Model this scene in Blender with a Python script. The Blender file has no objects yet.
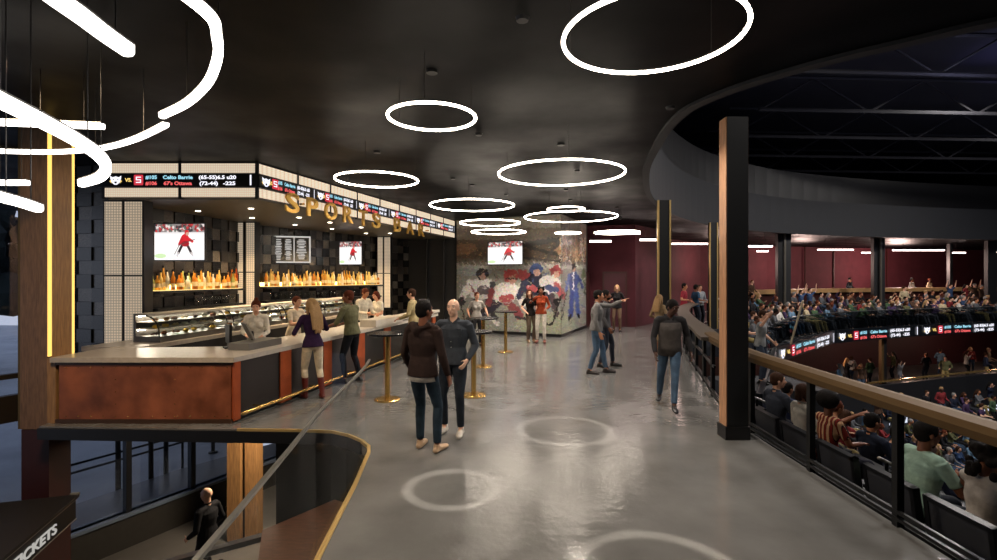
import bpy, bmesh, math, random
import numpy as np
from mathutils import Vector, Matrix, noise
random.seed(7)
PI = math.pi
scene = bpy.context.scene
COL = scene.collection

# ---------------------------------------------------------------- camera
FPX, CX, HY, EYE = 500.0, 498.5, 277.0, 2.1
cam_d = bpy.data.cameras.new('camera'); cam = bpy.data.objects.new('camera', cam_d); COL.objects.link(cam)
cam_d.sensor_width = 36.0; cam_d.lens = 36.0 * FPX / 997.0
cam_d.shift_y = -(280.0 - HY) / 997.0
cam_d.clip_end = 300; cam_d.clip_start = 0.05
cam.location = (0, 0, EYE); cam.rotation_euler = (PI / 2, 0, 0)
scene.camera = cam

def at(px, py, Y):
    return Vector(((px - CX) / FPX * Y, Y, EYE + (HY - py) / FPX * Y))

# ---------------------------------------------------------------- materials
def lin(h):
    if isinstance(h, str):
        c = [int(h[i:i + 2], 16) / 255 for i in (0, 2, 4)]
    else:
        c = list(h)
    return [(x / 12.92 if x <= .04045 else ((x + .055) / 1.055) ** 2.4) for x in c]

_M = {}
def mat(name, col='808080', rough=.6, metal=0., emit=0., ecol=None, noise_amt=0., nscale=8., bump=0., bscale=60., spec=.5, rvar=0., stretch=None):
    if name in _M: return _M[name]
    m = bpy.data.materials.new(name); m.use_nodes = True
    nt = m.node_tree; b = nt.nodes['Principled BSDF']
    c = lin(col)
    b.inputs['Base Color'].default_value = (*c, 1)
    b.inputs['Roughness'].default_value = rough
    b.inputs['Metallic'].default_value = metal
    b.inputs['Specular IOR Level'].default_value = spec
    if emit:
        e = lin(ecol or col)
        b.inputs['Emission Color'].default_value = (*e, 1); b.inputs['Emission Strength'].default_value = emit
    if noise_amt or bump or rvar:
        tc = nt.nodes.new('ShaderNodeTexCoord'); src = tc.outputs['Object']
        if stretch:
            mp = nt.nodes.new('ShaderNodeMapping'); mp.inputs['Scale'].default_value = stretch
            nt.links.new(src, mp.inputs['Vector']); src = mp.outputs['Vector']
    if noise_amt or rvar:
        n = nt.nodes.new('ShaderNodeTexNoise'); n.inputs['Scale'].default_value = nscale; n.inputs['Detail'].default_value = 5
        nt.links.new(src, n.inputs['Vector'])
    if noise_amt:
        mx = nt.nodes.new('ShaderNodeMix'); mx.data_type = 'RGBA'
        lo = [max(0, x * (1 - noise_amt)) for x in c]; hi = [min(1, x * (1 + noise_amt)) for x in c]
        mx.inputs[6].default_value = (*lo, 1); mx.inputs[7].default_value = (*hi, 1)
        rm = nt.nodes.new('ShaderNodeMapRange'); rm.inputs[1].default_value = .3; rm.inputs[2].default_value = .7
        nt.links.new(n.outputs['Fac'], rm.inputs[0]); nt.links.new(rm.outputs[0], mx.inputs[0])
        nt.links.new(mx.outputs[2], b.inputs['Base Color'])
    if rvar:
        rm = nt.nodes.new('ShaderNodeMapRange'); rm.inputs[1].default_value = .35; rm.inputs[2].default_value = .65
        rm.inputs[3].default_value = max(.02, rough - rvar); rm.inputs[4].default_value = rough + rvar
        nt.links.new(n.outputs['Fac'], rm.inputs[0]); nt.links.new(rm.outputs[0], b.inputs['Roughness'])
    if bump:
        n2 = nt.nodes.new('ShaderNodeTexNoise'); n2.inputs['Scale'].default_value = bscale; n2.inputs['Detail'].default_value = 4
        nt.links.new(src, n2.inputs['Vector'])
        bp = nt.nodes.new('ShaderNodeBump'); bp.inputs['Strength'].default_value = bump; bp.inputs['Distance'].default_value = .02
        nt.links.new(n2.outputs['Fac'], bp.inputs['Height']); nt.links.new(bp.outputs['Normal'], b.inputs['Normal'])
    _M[name] = m
    return m

def mat_glow(name, col, strength):
    if name in _M: return _M[name]
    m = bpy.data.materials.new(name); m.use_nodes = True; nt = m.node_tree
    nt.nodes.remove(nt.nodes['Principled BSDF'])
    e = nt.nodes.new('ShaderNodeEmission'); e.inputs[0].default_value = (*lin(col), 1); e.inputs[1].default_value = strength
    nt.links.new(e.outputs[0], nt.nodes['Material Output'].inputs[0]); _M[name] = m
    return m

def mat_glass(name, col='ffffff', gloss=.08, tint='ffffff', rough=.02, fres=.7):
    """clear sheet glass: mostly transparent, a little mirror"""
    if name in _M: return _M[name]
    m = bpy.data.materials.new(name); m.use_nodes = True; nt = m.node_tree
    nt.nodes.remove(nt.nodes['Principled BSDF'])
    t = nt.nodes.new('ShaderNodeBsdfTransparent'); t.inputs[0].default_value = (*lin(tint), 1)
    g = nt.nodes.new('ShaderNodeBsdfGlossy'); g.inputs[0].default_value = (*lin(col), 1); g.inputs['Roughness'].default_value = rough
    f = nt.nodes.new('ShaderNodeFresnel'); f.inputs[0].default_value = 1.45
    ma = nt.nodes.new('ShaderNodeMath'); ma.operation = 'MULTIPLY_ADD'; ma.inputs[1].default_value = fres; ma.inputs[2].default_value = gloss * .3
    mx = nt.nodes.new('ShaderNodeMixShader')
    nt.links.new(f.outputs[0], ma.inputs[0]); nt.links.new(ma.outputs[0], mx.inputs[0])
    nt.links.new(t.outputs[0], mx.inputs[1]); nt.links.new(g.outputs[0], mx.inputs[2])
    nt.links.new(mx.outputs[0], nt.nodes['Material Output'].inputs[0]); _M[name] = m
    return m

def mat_vcol(name, emit=0., rough=.5):
    if name in _M: return _M[name]
    m = bpy.data.materials.new(name); m.use_nodes = True; nt = m.node_tree; b = nt.nodes['Principled BSDF']
    a = nt.nodes.new('ShaderNodeVertexColor'); a.layer_name = 'Col'
    b.inputs['Roughness'].default_value = rough
    if emit:
        b.inputs['Base Color'].default_value = (.02, .02, .02, 1)
        nt.links.new(a.outputs[0], b.inputs['Emission Color']); b.inputs['Emission Strength'].default_value = emit
    else:
        nt.links.new(a.outputs[0], b.inputs['Base Color'])
    _M[name] = m
    return m

# ---------------------------------------------------------------- object helpers
def setp(o, label=None, cat=None, group=None, kind=None):
    if label: o['label'] = label
    if cat: o['category'] = cat
    if group: o['group'] = group
    if kind: o['kind'] = kind
    return o

def empty(name, loc=(0, 0, 0), rz=0., label=None, cat=None, group=None):
    o = bpy.data.objects.new(name, None); COL.objects.link(o)
    o.location = loc; o.rotation_euler = (0, 0, rz); o.empty_display_size = .2
    return setp(o, label, cat, group)

def link(name, bm, m, parent=None, smooth=False, loc=None, rz=None):
    me = bpy.data.meshes.new(name); bm.normal_update(); bm.to_mesh(me); bm.free()
    if smooth:
        for p in me.polygons: p.use_smooth = True
    for k in (m if isinstance(m, (list, tuple)) else [m]): me.materials.append(k)
    o = bpy.data.objects.new(name, me); COL.objects.link(o)
    if parent: o.parent = parent
    if loc is not None: o.location = loc
    if rz is not None: o.rotation_euler = (0, 0, rz)
    return o

def NB(): return bmesh.new()

def box(bm, lo, hi, mtx=None, mi=0):
    x0, y0, z0 = lo; x1, y1, z1 = hi
    vs = [Vector(p) for p in ((x0, y0, z0), (x1, y0, z0), (x1, y1, z0), (x0, y1, z0), (x0, y0, z1), (x1, y0, z1), (x1, y1, z1), (x0, y1, z1))]
    if mtx: vs = [mtx @ v for v in vs]
    v = [bm.verts.new(p) for p in vs]
    fs = [bm.faces.new([v[i] for i in f]) for f in ((0, 3, 2, 1), (4, 5, 6, 7), (0, 1, 5, 4), (1, 2, 6, 5), (2, 3, 7, 6), (3, 0, 4, 7))]
    for f in fs: f.material_index = mi
    return v

def prism(bm, pts, z0, z1, mi=0):
    """closed polygon (x,y) extruded; any winding, may be concave"""
    a = sum(pts[i][0] * pts[(i + 1) % len(pts)][1] - pts[(i + 1) % len(pts)][0] * pts[i][1] for i in range(len(pts)))
    if a < 0: pts = list(reversed(pts))
    lo = [bm.verts.new((p[0], p[1], z0)) for p in pts]; hi = [bm.verts.new((p[0], p[1], z1)) for p in pts]
    n = len(pts); fs = [bm.faces.new(hi), bm.faces.new(list(reversed(lo)))]
    for i in range(n):
        j = (i + 1) % n; fs.append(bm.faces.new((lo[i], lo[j], hi[j], hi[i])))
    for f in fs: f.material_index = mi
    if n > 4: bmesh.ops.triangulate(bm, faces=fs[:2])

def obox(bm, a, b, w, z0, z1, mi=0, side=0.):
    """box along ground segment a->b, thickness w, centred (side shifts it along the left normal)"""
    a = Vector(a[:2]); b = Vector(b[:2]); d = (b - a).normalized(); n = Vector((-d.y, d.x))
    o = n * side
    prism(bm, [tuple(a + o + n * w / 2), tuple(a + o - n * w / 2), tuple(b + o - n * w / 2), tuple(b + o + n * w / 2)], z0, z1, mi)

def lathe(bm, prof, seg=24, c=(0, 0, 0), mi=0, cap=True):
    rings = []
    for r, z in prof:
        rings.append([bm.verts.new((c[0] + r * math.cos(2 * PI * i / seg), c[1] + r * math.sin(2 * PI * i / seg), c[2] + z)) for i in range(seg)])
    for a, b in zip(rings, rings[1:]):
        for i in range(seg):
            j = (i + 1) % seg; f = bm.faces.new((a[i], a[j], b[j], b[i])); f.material_index = mi
    if cap:
        f = bm.faces.new(list(reversed(rings[0]))); f.material_index = mi
        f = bm.faces.new(rings[-1]); f.material_index = mi

def tube(bm, pts, rads, side=(1, 0, 0), seg=12, cap=.75, mi=0):
    """tapered tube with rounded ends; rads = scalar or (across side, other)"""
    P = [Vector(p) for p in pts]; n = len(P)
    R = [(r, r) if not isinstance(r, (tuple, list)) else r for r in (rads if isinstance(rads, (list,)) else [rads] * n)]
    side = Vector(side); rings = []
    def frame(i):
        t = (P[min(i + 1, n - 1)] - P[max(i - 1, 0)]).normalized()
        s = side - t * side.dot(t)
        if s.length < 1e-3:
            s = Vector((0, 1, 0)) - t * t.y
            if s.length < 1e-3: s = Vector((0, 0, 1)) - t * t.z
        s.normalize(); return t, s, t.cross(s)
    def ring(c, s, u, ra, rb):
        return [bm.verts.new(c + s * (ra * math.cos(2 * PI * k / seg)) + u * (rb * math.sin(2 * PI * k / seg))) for k in range(seg)]
    t, s, u = frame(0); ra, rb = R[0]; m = min(ra, rb) * cap
    if cap:
        p0 = bm.verts.new(P[0] - t * m); rings.append(ring(P[0] - t * m * .7, s, u, ra * .7, rb * .7))
    for i in range(n):
        t, s, u = frame(i); rings.append(ring(P[i], s, u, *R[i]))
    ra, rb = R[-1]; m = min(ra, rb) * cap
    if cap:
        rings.append(ring(P[-1] + t * m * .7, s, u, ra * .7, rb * .7)); p1 = bm.verts.new(P[-1] + t * m)
    for a, b in zip(rings, rings[1:]):
        for k in range(seg):
            j = (k + 1) % seg; bm.faces.new((a[k], a[j], b[j], b[k])).material_index = mi
    if cap:
        for k in range(seg):
            j = (k + 1) % seg
            bm.faces.new((p0, rings[0][j], rings[0][k])).material_index = mi
            bm.faces.new((p1, rings[-1][k], rings[-1][j])).material_index = mi
    else:
        bm.faces.new(list(reversed(rings[0]))).material_index = mi; bm.faces.new(rings[-1]).material_index = mi

def ball(bm, c, r, rot=None, u=14, v=10, mi=0):
    r = (r, r, r) if not isinstance(r, (tuple, list)) else r
    M = Matrix.Translation(Vector(c)) @ (rot.to_4x4() if rot else Matrix.Identity(4)) @ Matrix.Diagonal((*r, 1))
    g = bmesh.ops.create_uvsphere(bm, u_segments=u, v_segments=v, radius=1, matrix=M)
    for vv in g['verts']:
        for f in vv.link_faces: f.material_index = mi

def sweep(bm, pts, prof, closed=False, mi=0, up=(0, 0, 1)):
    """sweep closed 2-D profile [(out, up)] along a polyline"""
    P = [Vector(p) for p in pts]; n = len(P); up = Vector(up); rings = []
    for i in range(n):
        a = P[(i - 1) % n] if (closed or i > 0) else P[i]; b = P[(i + 1) % n] if (closed or i < n - 1) else P[i]
        t = (b - a).normalized(); s = t.cross(up).normalized()
        rings.append([bm.verts.new(P[i] + s * q[0] + up * q[1]) for q in prof])
    m = len(prof)
    for i in range(n if closed else n - 1):
        a, b = rings[i], rings[(i + 1) % n]
        for k in range(m):
            j = (k + 1) % m; bm.faces.new((a[k], a[j], b[j], b[k])).material_index = mi
    if not closed:
        bm.faces.new(rings[0]).material_index = mi; bm.faces.new(list(reversed(rings[-1]))).material_index = mi
    bmesh.ops.recalc_face_normals(bm, faces=bm.faces[:])

def spline(pts, sub=6):
    """Catmull-Rom through 2-D or 3-D points"""
    P = [Vector(p) for p in pts]; out = []
    for i in range(len(P) - 1):
        p0 = P[max(i - 1, 0)]; p1 = P[i]; p2 = P[i + 1]; p3 = P[min(i + 2, len(P) - 1)]
        for k in range(sub):
            t = k / sub
            out.append(.5 * ((2 * p1) + (p2 - p0) * t + (2 * p0 - 5 * p1 + 4 * p2 - p3) * t * t + (3 * p1 - p0 - 3 * p2 + p3) * t ** 3))
    out.append(P[-1]); return out

def offset(poly, d):
    out = []
    n = len(poly)
    for i in range(n):
        t = (poly[min(i + 1, n - 1)] - poly[max(i - 1, 0)]).normalized()
        out.append(poly[i] + Vector((-t.y, t.x)) * d)
    return out

def arclen(poly):
    s = [0.]
    for a, b in zip(poly, poly[1:]): s.append(s[-1] + (b - a).length)
    return s

def along(poly, s, S=None):
    S = S or arclen(poly)
    for i in range(len(poly) - 1):
        if s <= S[i + 1] or i == len(poly) - 2:
            f = (s - S[i]) / max(1e-6, S[i + 1] - S[i]); t = (poly[i + 1] - poly[i]).normalized()
            return poly[i].lerp(poly[i + 1], f), t

def text(s, size, m, name='lettering', parent=None, mtx=None, depth=.004, width=None, align='LEFT', bold=0.):
    cu = bpy.data.curves.new(name, 'FONT'); cu.body = s; cu.size = size; cu.extrude = depth; cu.align_x = align
    cu.offset = bold; cu.resolution_u = 3
    tmp = bpy.data.objects.new('tmp_text', cu); COL.objects.link(tmp)
    dg = bpy.context.evaluated_depsgraph_get(); dg.update()
    me = bpy.data.meshes.new_from_object(tmp.evaluated_get(dg)); me.name = name
    bpy.data.objects.remove(tmp); bpy.data.curves.remove(cu)
    if width:
        xs = [v.co.x for v in me.vertices]; w = max(xs) - min(xs); x0 = min(xs); f = width / w
        for v in me.vertices: v.co.x = (v.co.x - x0) * f
    me.materials.clear(); me.materials.append(m)
    o = bpy.data.objects.new(name, me); COL.objects.link(o)
    if mtx is not None: o.matrix_world = mtx
    if parent:
        o.parent = parent; o.matrix_parent_inverse = parent.matrix_world.inverted() if False else Matrix.Identity(4)
        if mtx is not None: o.matrix_basis = mtx
    return o

def facing(origin, xdir, up=(0, 0, 1)):
    """matrix whose x runs along xdir, y along up, z out of the face"""
    x = Vector(xdir).normalized(); y = Vector(up); z = x.cross(y).normalized()
    M = Matrix((x, y, z)).transposed().to_4x4(); M.translation = Vector(origin); return M

def copy_tree(src, parent=None):
    c = src.copy(); COL.objects.link(c)
    if parent: c.parent = parent
    for ch in list(src.children): copy_tree(ch, c)
    return c

def light(kind, name, loc, energy, col='ffffff', size=.1, rot=None, spot=None, blend=.5):
    l = bpy.data.lights.new(name, kind); l.energy = energy; l.color = lin(col)
    if kind == 'AREA': l.size = size
    else: l.shadow_soft_size = size
    if spot: l.spot_size = math.radians(spot); l.spot_blend = blend
    o = bpy.data.objects.new(name, l); COL.objects.link(o); o.location = loc
    if rot: o.rotation_euler = rot
    return o

# ---------------------------------------------------------------- common curves of the building
FLZ, CEIL, LOW = 0., 4.3, -3.3
RAIL_N = spline([(3.37, -3), (3.37, 0), (3.37, 3.5), (3.38, 5.4), (3.44, 7.0), (3.72, 8.6), (4.2, 10.3), (4.85, 12.7), (6.0, 16.2), (7.6, 19.6), (10.2, 23.6), (13.4, 26.8), (19.8, 30.3), (26.6, 32.6), (38, 35.2), (60, 38)], 6)
LED_L = [Vector(p) for p in ((5.6, 10.6), (7.4, 14.3), (9.9, 17.8), (12.5, 20.9), (15.6, 23.2), (18.7, 24.8), (21.9, 26.0), (25.2, 27.2), (28.6, 28.3), (36, 30.2), (58, 33.5))]
CEIL_E = spline([(46, 2.2), (20, 2.5), (9, 3.0), (5, 4.0), (3.75, 4.75), (3.0, 5.5), (2.6, 6.2), (2.5, 6.85), (2.65, 8.1), (3.15, 10.5), (4.4, 14.1), (6.5, 18), (9.5, 21.5), (14, 24.6), (20, 26.9), (30, 29.2), (46, 31.5)], 6)
VOID_E = [Vector(p) for p in ((-6.46, 7.03), (-5, 6.96), (-3.6, 6.9), (-2.75, 6.86), (-2.26, 6.80), (-1.98, 6.64), (-1.75, 6.42), (-1.6, 6.2), (-1.54, 5.97), (-1.50, 5.6), (-1.437, 5.03), (-1.37, 4.13), (-1.335, 3.71), (-1.22, 2.9), (-1.08, 1.8), (-0.92, 0.4), (-0.8, -3))]
BD = Vector((.218, 1, 0)).normalized()      # direction of the long side of the bar
# ---------------------------------------------------------------- people
SKIN = {'light': 'd9a487', 'pale': 'e6b89c', 'tan': 'b97e5c', 'brown': '7d4d35', 'dark': '4e2f22'}
HAIRC = {'black': '120e0c', 'brown': '3a2418', 'blonde': 'a5845c', 'grey': '8a8682', 'red': '7a3a1c', 'auburn': '5a2a18'}
def skin(k): return mat('skin_' + k, SKIN[k], .55, bump=.05, bscale=90)
def hairm(k): return mat('hair_' + k, HAIRC[k], .75, spec=.15, noise_amt=.35, nscale=60, bump=.5, bscale=70, stretch=(4, 4, .6))
def cloth(hexc): return mat('cloth_' + hexc, hexc, .85, noise_amt=.18, nscale=14, bump=.35, bscale=16, spec=.2)
def denim(hexc): return mat('denim_' + hexc, hexc, .9, noise_amt=.35, nscale=9, bump=.3, bscale=22, spec=.2)
def leather(hexc): return mat('leather_' + hexc, hexc, .4, noise_amt=.1)

PENDING = []
def remesh(o, vox, smooth=3):
    m = o.modifiers.new('r', 'REMESH'); m.mode = 'VOXEL'; m.voxel_size = vox; m.use_smooth_shade = True
    s = o.modifiers.new('s', 'SMOOTH'); s.factor = .5; s.iterations = smooth
    PENDING.append(o)

def flush():
    if not PENDING: return
    dg = bpy.context.evaluated_depsgraph_get(); dg.update()
    new = []
    for o in PENDING:
        me = bpy.data.meshes.new_from_object(o.evaluated_get(dg)); me.name = o.name.split('.')[0]; new.append(me)
    for o, me in zip(PENDING, new):
        o.modifiers.clear(); old = o.data; o.data = me; bpy.data.meshes.remove(old)
    PENDING.clear()

def ik(a, b, l1, l2, pole):
    a = Vector(a); b = Vector(b); d = b - a; L = min(d.length, (l1 + l2) * .999); u = d.normalized()
    x = (l1 * l1 - l2 * l2 + L * L) / (2 * L); h = math.sqrt(max(0, l1 * l1 - x * x))
    p = Vector(pole) - u * Vector(pole).dot(u); p.normalize()
    return a + u * x + p * h, a + u * L

def hand(bm, wrist, fdir, palm_n, s, side, curl=.5, k=1.):
    """palm, four unequal fingers bent at the knuckles, thumb from the side of the palm"""
    f = Vector(fdir).normalized(); n = Vector(palm_n); n = (n - f * n.dot(f)).normalized(); a = f.cross(n) * side
    w = Vector(wrist)
    tube(bm, [w - f * .01 * s, w + f * .03 * s, w + f * .085 * s], [(.026 * s, .019 * s), (.036 * s, .016 * s), (.039 * s, .014 * s)], side=a, seg=10)
    r = .0088 * s * k
    for i, (off, ln) in enumerate(((.030, .070), (.010, .080), (-.010, .074), (-.029, .058))):
        b = w + f * .088 * s + a * off * s; d1 = (f + n * curl * .5 + a * off * 2.5).normalized(); d2 = (f + n * curl * 1.8).normalized(); d3 = (f * .5 + n * curl * 2.2).normalized()
        ln *= s; p1 = b + d1 * ln * .45; p2 = p1 + d2 * ln * .32; p3 = p2 + d3 * ln * .23
        tube(bm, [b - f * .02 * s, p1, p2, p3], [r * 1.1, r * 1.05, r, r * .85], side=a, seg=7)
    b = w + f * .03 * s + a * .028 * s; d = (f * .75 + a * .8 + n * .35).normalized(); p1 = b + d * .042 * s; p2 = p1 + (d + f * .5 + n * curl * .5).normalized() * .034 * s
    tube(bm, [b, p1, p2], [r * 1.45, r * 1.2, r * .95], side=a, seg=7)

def person(loc, yaw, H=1.78, skin_k='light', hair='short', hair_c='brown', top='long', top_c='303030', bot='trousers', bot_c='202838', shoe='shoe', shoe_c='202020',
           female=False, lean=0., side_lean=0., twist=0., hyaw=0., hpitch=0., wr=None, wl=None, er=None, el=None, fr=None, fl=None, kr=None, kl=None,
           sit=False, build=1., vox=.011, beard=None, extra=(), curl=.45, label='', group=None, denim_b=False, hips=None, cat='person', name='person', raise_seat=.46, fingers=True, fhr=None, fhl=None):
    s = H / 1.78; g = build
    root = empty(name, loc, yaw, label, cat, group)
    shw = (.165 if female else .185) * s * (g ** .5)
    hz = (raise_seat + .10 if sit else .95 * s)
    ph = Vector(hips) if hips else Vector((0, 0, 0))
    pel = Vector((0, -.02 * s, hz)) + ph
    # spine bent forward (lean, degrees) and sideways
    def sp(h, fwd=0.):
        a = math.radians(lean); b = math.radians(side_lean); q = h * s
        return pel + Vector((math.sin(b) * q, math.sin(a) * q + fwd * s, math.cos(a) * math.cos(b) * q))
    tw = math.radians(twist); ct, st = math.cos(tw), math.sin(tw)
    X = Vector((ct, st, 0)); Yf = Vector((-st, ct, 0))
    up = (sp(.5) - sp(.4)).normalized()
    neck = sp(.50); sh_r = sp(.455) + X * shw; sh_l = sp(.455) - X * shw
    hip_r = pel + Vector((.085 * s, 0, -.02 * s)); hip_l = pel + Vector((-.085 * s, 0, -.02 * s))
    ankz = .085 * s
    if sit:
        fr = fr or (.13 * s, .52 * s, 0); fl = fl or (-.13 * s, .52 * s, 0)
    fr = Vector(fr or (.11 * s, .02, 0)); fl = Vector(fl or (-.11 * s, .0, 0))
    def ank(f): return Vector((f.x, f.y, f.z + ankz))
    kp = Vector((0, .2, 1)) if sit else Vector((0, 1, .1))
    k_r, a_r = ik(hip_r, ank(fr), .44 * s, .43 * s, kr or kp + Vector((.15, 0, 0))); k_l, a_l = ik(hip_l, ank(fl), .44 * s, .43 * s, kl or kp + Vector((-.15, 0, 0)))
    # arms
    def wpos(sh, w, sx):
        if w is None: w = (.10 * sx, .03, -.52)
        return sh + (X * w[0] + Yf * w[1]) * s + Vector((0, 0, w[2] * s))
    def arm(sh, w, e, sx):
        t = wpos(sh, w, sx); pole = e or (sx * .5, -1, -.3)
        pv = X * pole[0] + Yf * pole[1] + Vector((0, 0, pole[2]))
        return ik(sh, t, .29 * s, .255 * s, pv)
    e_r, w_r = arm(sh_r, wr, er, 1); e_l, w_l = arm(sh_l, wl, el, -1)
    # head
    hR = Matrix.Rotation(tw + math.radians(hyaw), 3, 'Z') @ Matrix.Rotation(math.radians(hpitch - lean * .35), 3, 'X')
    hc = neck + up * .085 * s + hR @ Vector((0, .025 * s, .085 * s))
    def hp(x, y, z): return hc + hR @ Vector((x * s, y * s, z * s))
    bare = top in ('short', 'vest', 'tank')
    bm = NB()
    tube(bm, [neck - up * .06 * s, neck + up * .03 * s, hc - Vector((0, 0, .05 * s)) - hR @ Vector((0, .02 * s, 0))], [(.062 * s, .06 * s), (.052 * s * (1 if not female else .88), .055 * s), (.05 * s, .055 * s)], seg=12)
    ball(bm, hp(0, -.008, .025), (.076 * s, .094 * s, .088 * s), hR, 18, 14)
    ball(bm, hp(0, .022, -.035), (.058 * s, .066 * s, .082 * s), hR, 16, 12)
    ball(bm, hp(0, .058, -.088), (.026 * s, .022 * s, .022 * s), hR, 10, 8)
    tube(bm, [hp(0, .082, .018), hp(0, .094, -.008), hp(0, .104, -.03)], [.010 * s, .012 * s, .016 * s], seg=8)
    for q in (-1, 1):
        ball(bm, hp(.077 * q, -.008, -.008), (.010 * s, .020 * s, .033 * s), hR, 8, 8)
        ball(bm, hp(.034 * q, .064, -.02), (.024 * s, .02 * s, .022 * s), hR, 8, 8)
        ball(bm, hp(.032 * q, .078, .036), (.026 * s, .010 * s, .009 * s), hR, 8, 6)
    for q in (-1, 1): pass
    tube(bm, [hp(-.02, .083, -.058), hp(.02, .083, -.058)], .0075 * s, seg=6)
    # torso core and limbs (slim: clothes go over it)
    c = .86
    tube(bm, [pel - Vector((0, 0, .03)), sp(.12), sp(.3), sp(.44)], [(.15 * s * g * c, .10 * s * g * c), (.13 * s * g * c, .095 * s * g * c), (.155 * s * g * c, .11 * s * c * g), (.12 * s * c, .08 * s * c)], side=X, seg=14)
    tube(bm, [sh_r * .97 + neck * .03, neck - up * .03 * s, sh_l * .97 + neck * .03], [.042 * s, .055 * s, .042 * s], side=up, seg=10)
    for sh, e, w, sx, fh in ((sh_r, e_r, w_r, 1, fhr), (sh_l, e_l, w_l, -1, fhl)):
        k = 1. if bare else .8
        tube(bm, [sh, sh.lerp(e, .5), e], [.038 * s * k * g, .043 * s * k * g, .037 * s * k], seg=10)
        m1 = e.lerp(w, .35); tube(bm, [e, m1, w], [.036 * s * k, .038 * s * k, .026 * s], seg=10)
        fd = (w - e).normalized()
        if fh: fd = (X * fh[0] + Yf * fh[1] + Vector((0, 0, fh[2]))).normalized()
        pn = -X * sx if abs(fd.z) > .55 else Vector((0, 0, -1)) + Yf * .2
        if fingers: hand(bm, w, fd, pn, s * (.93 if female else 1), sx, curl)
        else:
            tube(bm, [w, w + fd * .08 * s, w + fd * .16 * s], [(.03 * s, .022 * s), (.035 * s, .022 * s), (.026 * s, .018 * s)], seg=8)
    lg = 1. if bot in ('skirt', 'shorts', 'dress') else .78
    for h_, k_, a_, f_ in ((hip_r, k_r, a_r, fr), (hip_l, k_l, a_l, fl)):
        tube(bm, [h_, h_.lerp(k_, .5), k_], [.078 * s * lg * g, .07 * s * lg * g, .05 * s * lg], seg=12)
        m1 = k_.lerp(a_, .3) - Vector((0, .012 * s, 0)); tube(bm, [k_, m1, a_], [.05 * s * lg, .052 * s * lg, .034 * s], seg=12)
        fdir = ((a_ - k_).cross(Vector((1, 0, 0)))); fdir = Vector((0, 1, 0))
        tube(bm, [a_ - Vector((0, .015, .02)), a_ + Vector((0, .10 * s, -.05 * s))], [.034 * s, .026 * s], seg=8)
    body = link('body', bm, skin(skin_k), root); remesh(body, vox)
    if vox < .015:
        # eyes, brows, mouth
        for q in (-1, 1):
            bm = NB(); ball(bm, hp(.031 * q, .0745, .014), (.0125 * s, .008 * s, .0075 * s), hR, 10, 8); e = link('eye', bm, mat('eye_white', 'd8d0c8', .3), root, True)
            bm = NB(); ball(bm, hp(.031 * q, .081, .0135), (.0062 * s, .004 * s, .0062 * s), hR, 8, 6); link('iris', bm, mat('iris_dark', '1a120c', .2), e, True)
            if hair != 'none':
                bm = NB(); tube(bm, [hp(.016 * q, .088, .033), hp(.033 * q, .086, .038), hp(.048 * q, .076, .032)], .0036 * s, seg=6); link('eyebrow', bm, hairm(hair_c), root, True)
        bm = NB(); tube(bm, [hp(-.024, .0835, -.058), hp(0, .0905, -.060), hp(.024, .0835, -.058)], [(.004 * s, .003 * s), (.006 * s, .005 * s), (.004 * s, .003 * s)], seg=6)
        link('lips', bm, mat('lips_' + skin_k, {'dark': '45211c', 'brown': '6a352c'}.get(skin_k, 'a5564c'), .4), root, True)
    # hair
    if hair not in ('bald', 'none'):
        bm = NB(); hm = hairm(hair_c)
        if hair == 'afro':
            ball(bm, hp(0, -.035, .05), (.135 * s, .13 * s, .125 * s), hR, 20, 14)
        elif hair == 'curly':
            rr = random.Random(3)
            ball(bm, hp(0, -.03, .045), (.098 * s, .105 * s, .095 * s), hR, 18, 12)
            for _ in range(46):
                th = rr.uniform(0, 2 * PI); zz = rr.uniform(-.16, .12); rad = .085 + .03 * (zz < 0)
                if math.sin(th) > .35 and zz < .06: continue
                ball(bm, hp(rad * math.cos(th), -.03 + rad * math.sin(th), zz), .036 * s, None, 8, 6)
        else:
            ball(bm, hp(0, -.020, .040), (.086 * s, .099 * s, .089 * s), hR, 20, 14)
            ball(bm, hp(0, -.045, .0), (.078 * s, .072 * s, .085 * s), hR, 16, 12)
            for q in (-1, 1): ball(bm, hp(.068 * q, .012, .02), (.018 * s, .03 * s, .036 * s), hR, 8, 8)
            if hair == 'quiff': ball(bm, hp(.01, .04, .105), (.06 * s, .05 * s, .032 * s), hR, 12, 8)
            if hair == 'bun': ball(bm, hp(0, -.06, .13), (.042 * s, .042 * s, .04 * s), hR, 12, 8)
            if hair in ('long', 'longwavy'):
                L = .30 if hair == 'long' else .36
                for x0, dx in ((-.06, -.035), (-.03, -.02), (0, 0), (.03, .02), (.06, .035)):
                    pts = [hp(x0, -.06, .05), hp(x0 * 1.2, -.095, -.05), neck + up * .0 + hR @ Vector(((x0 * 1.1 + dx * .5) * s, -.115 * s, -.02 * s)), neck - up * (L - .12) * s + hR @ Vector(((x0 + dx) * s, -.135 * s, 0))]
                    tube(bm, pts, [.036 * s, .04 * s, .04 * s, .022 * s], seg=8)
                for q in (-1, 1):
                    tube(bm, [hp(.07 * q, .0, .04), hp(.085 * q, -.01, -.06), hp(.09 * q, -.02, -.15)], [.022 * s, .028 * s, .02 * s], seg=8)
            if hair == 'longwavy':
                rw = random.Random(2)
                for _ in range(40):
                    u = rw.uniform(0, 1); x_ = rw.uniform(-.085, .085) * (1 - .3 * u); ball(bm, neck + up * (.12 - .42 * u) * s + hR @ Vector((x_ * s, (-.125 - .02 * u + abs(x_) * .35) * s, 0)), (.024 * s, .02 * s, .04 * s), None, 8, 6)
            if hair == 'pony': tube(bm, [hp(0, -.10, .04), hp(0, -.145, -.02), hp(0, -.13, -.13)], [.026 * s, .03 * s, .014 * s], seg=8)
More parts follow.
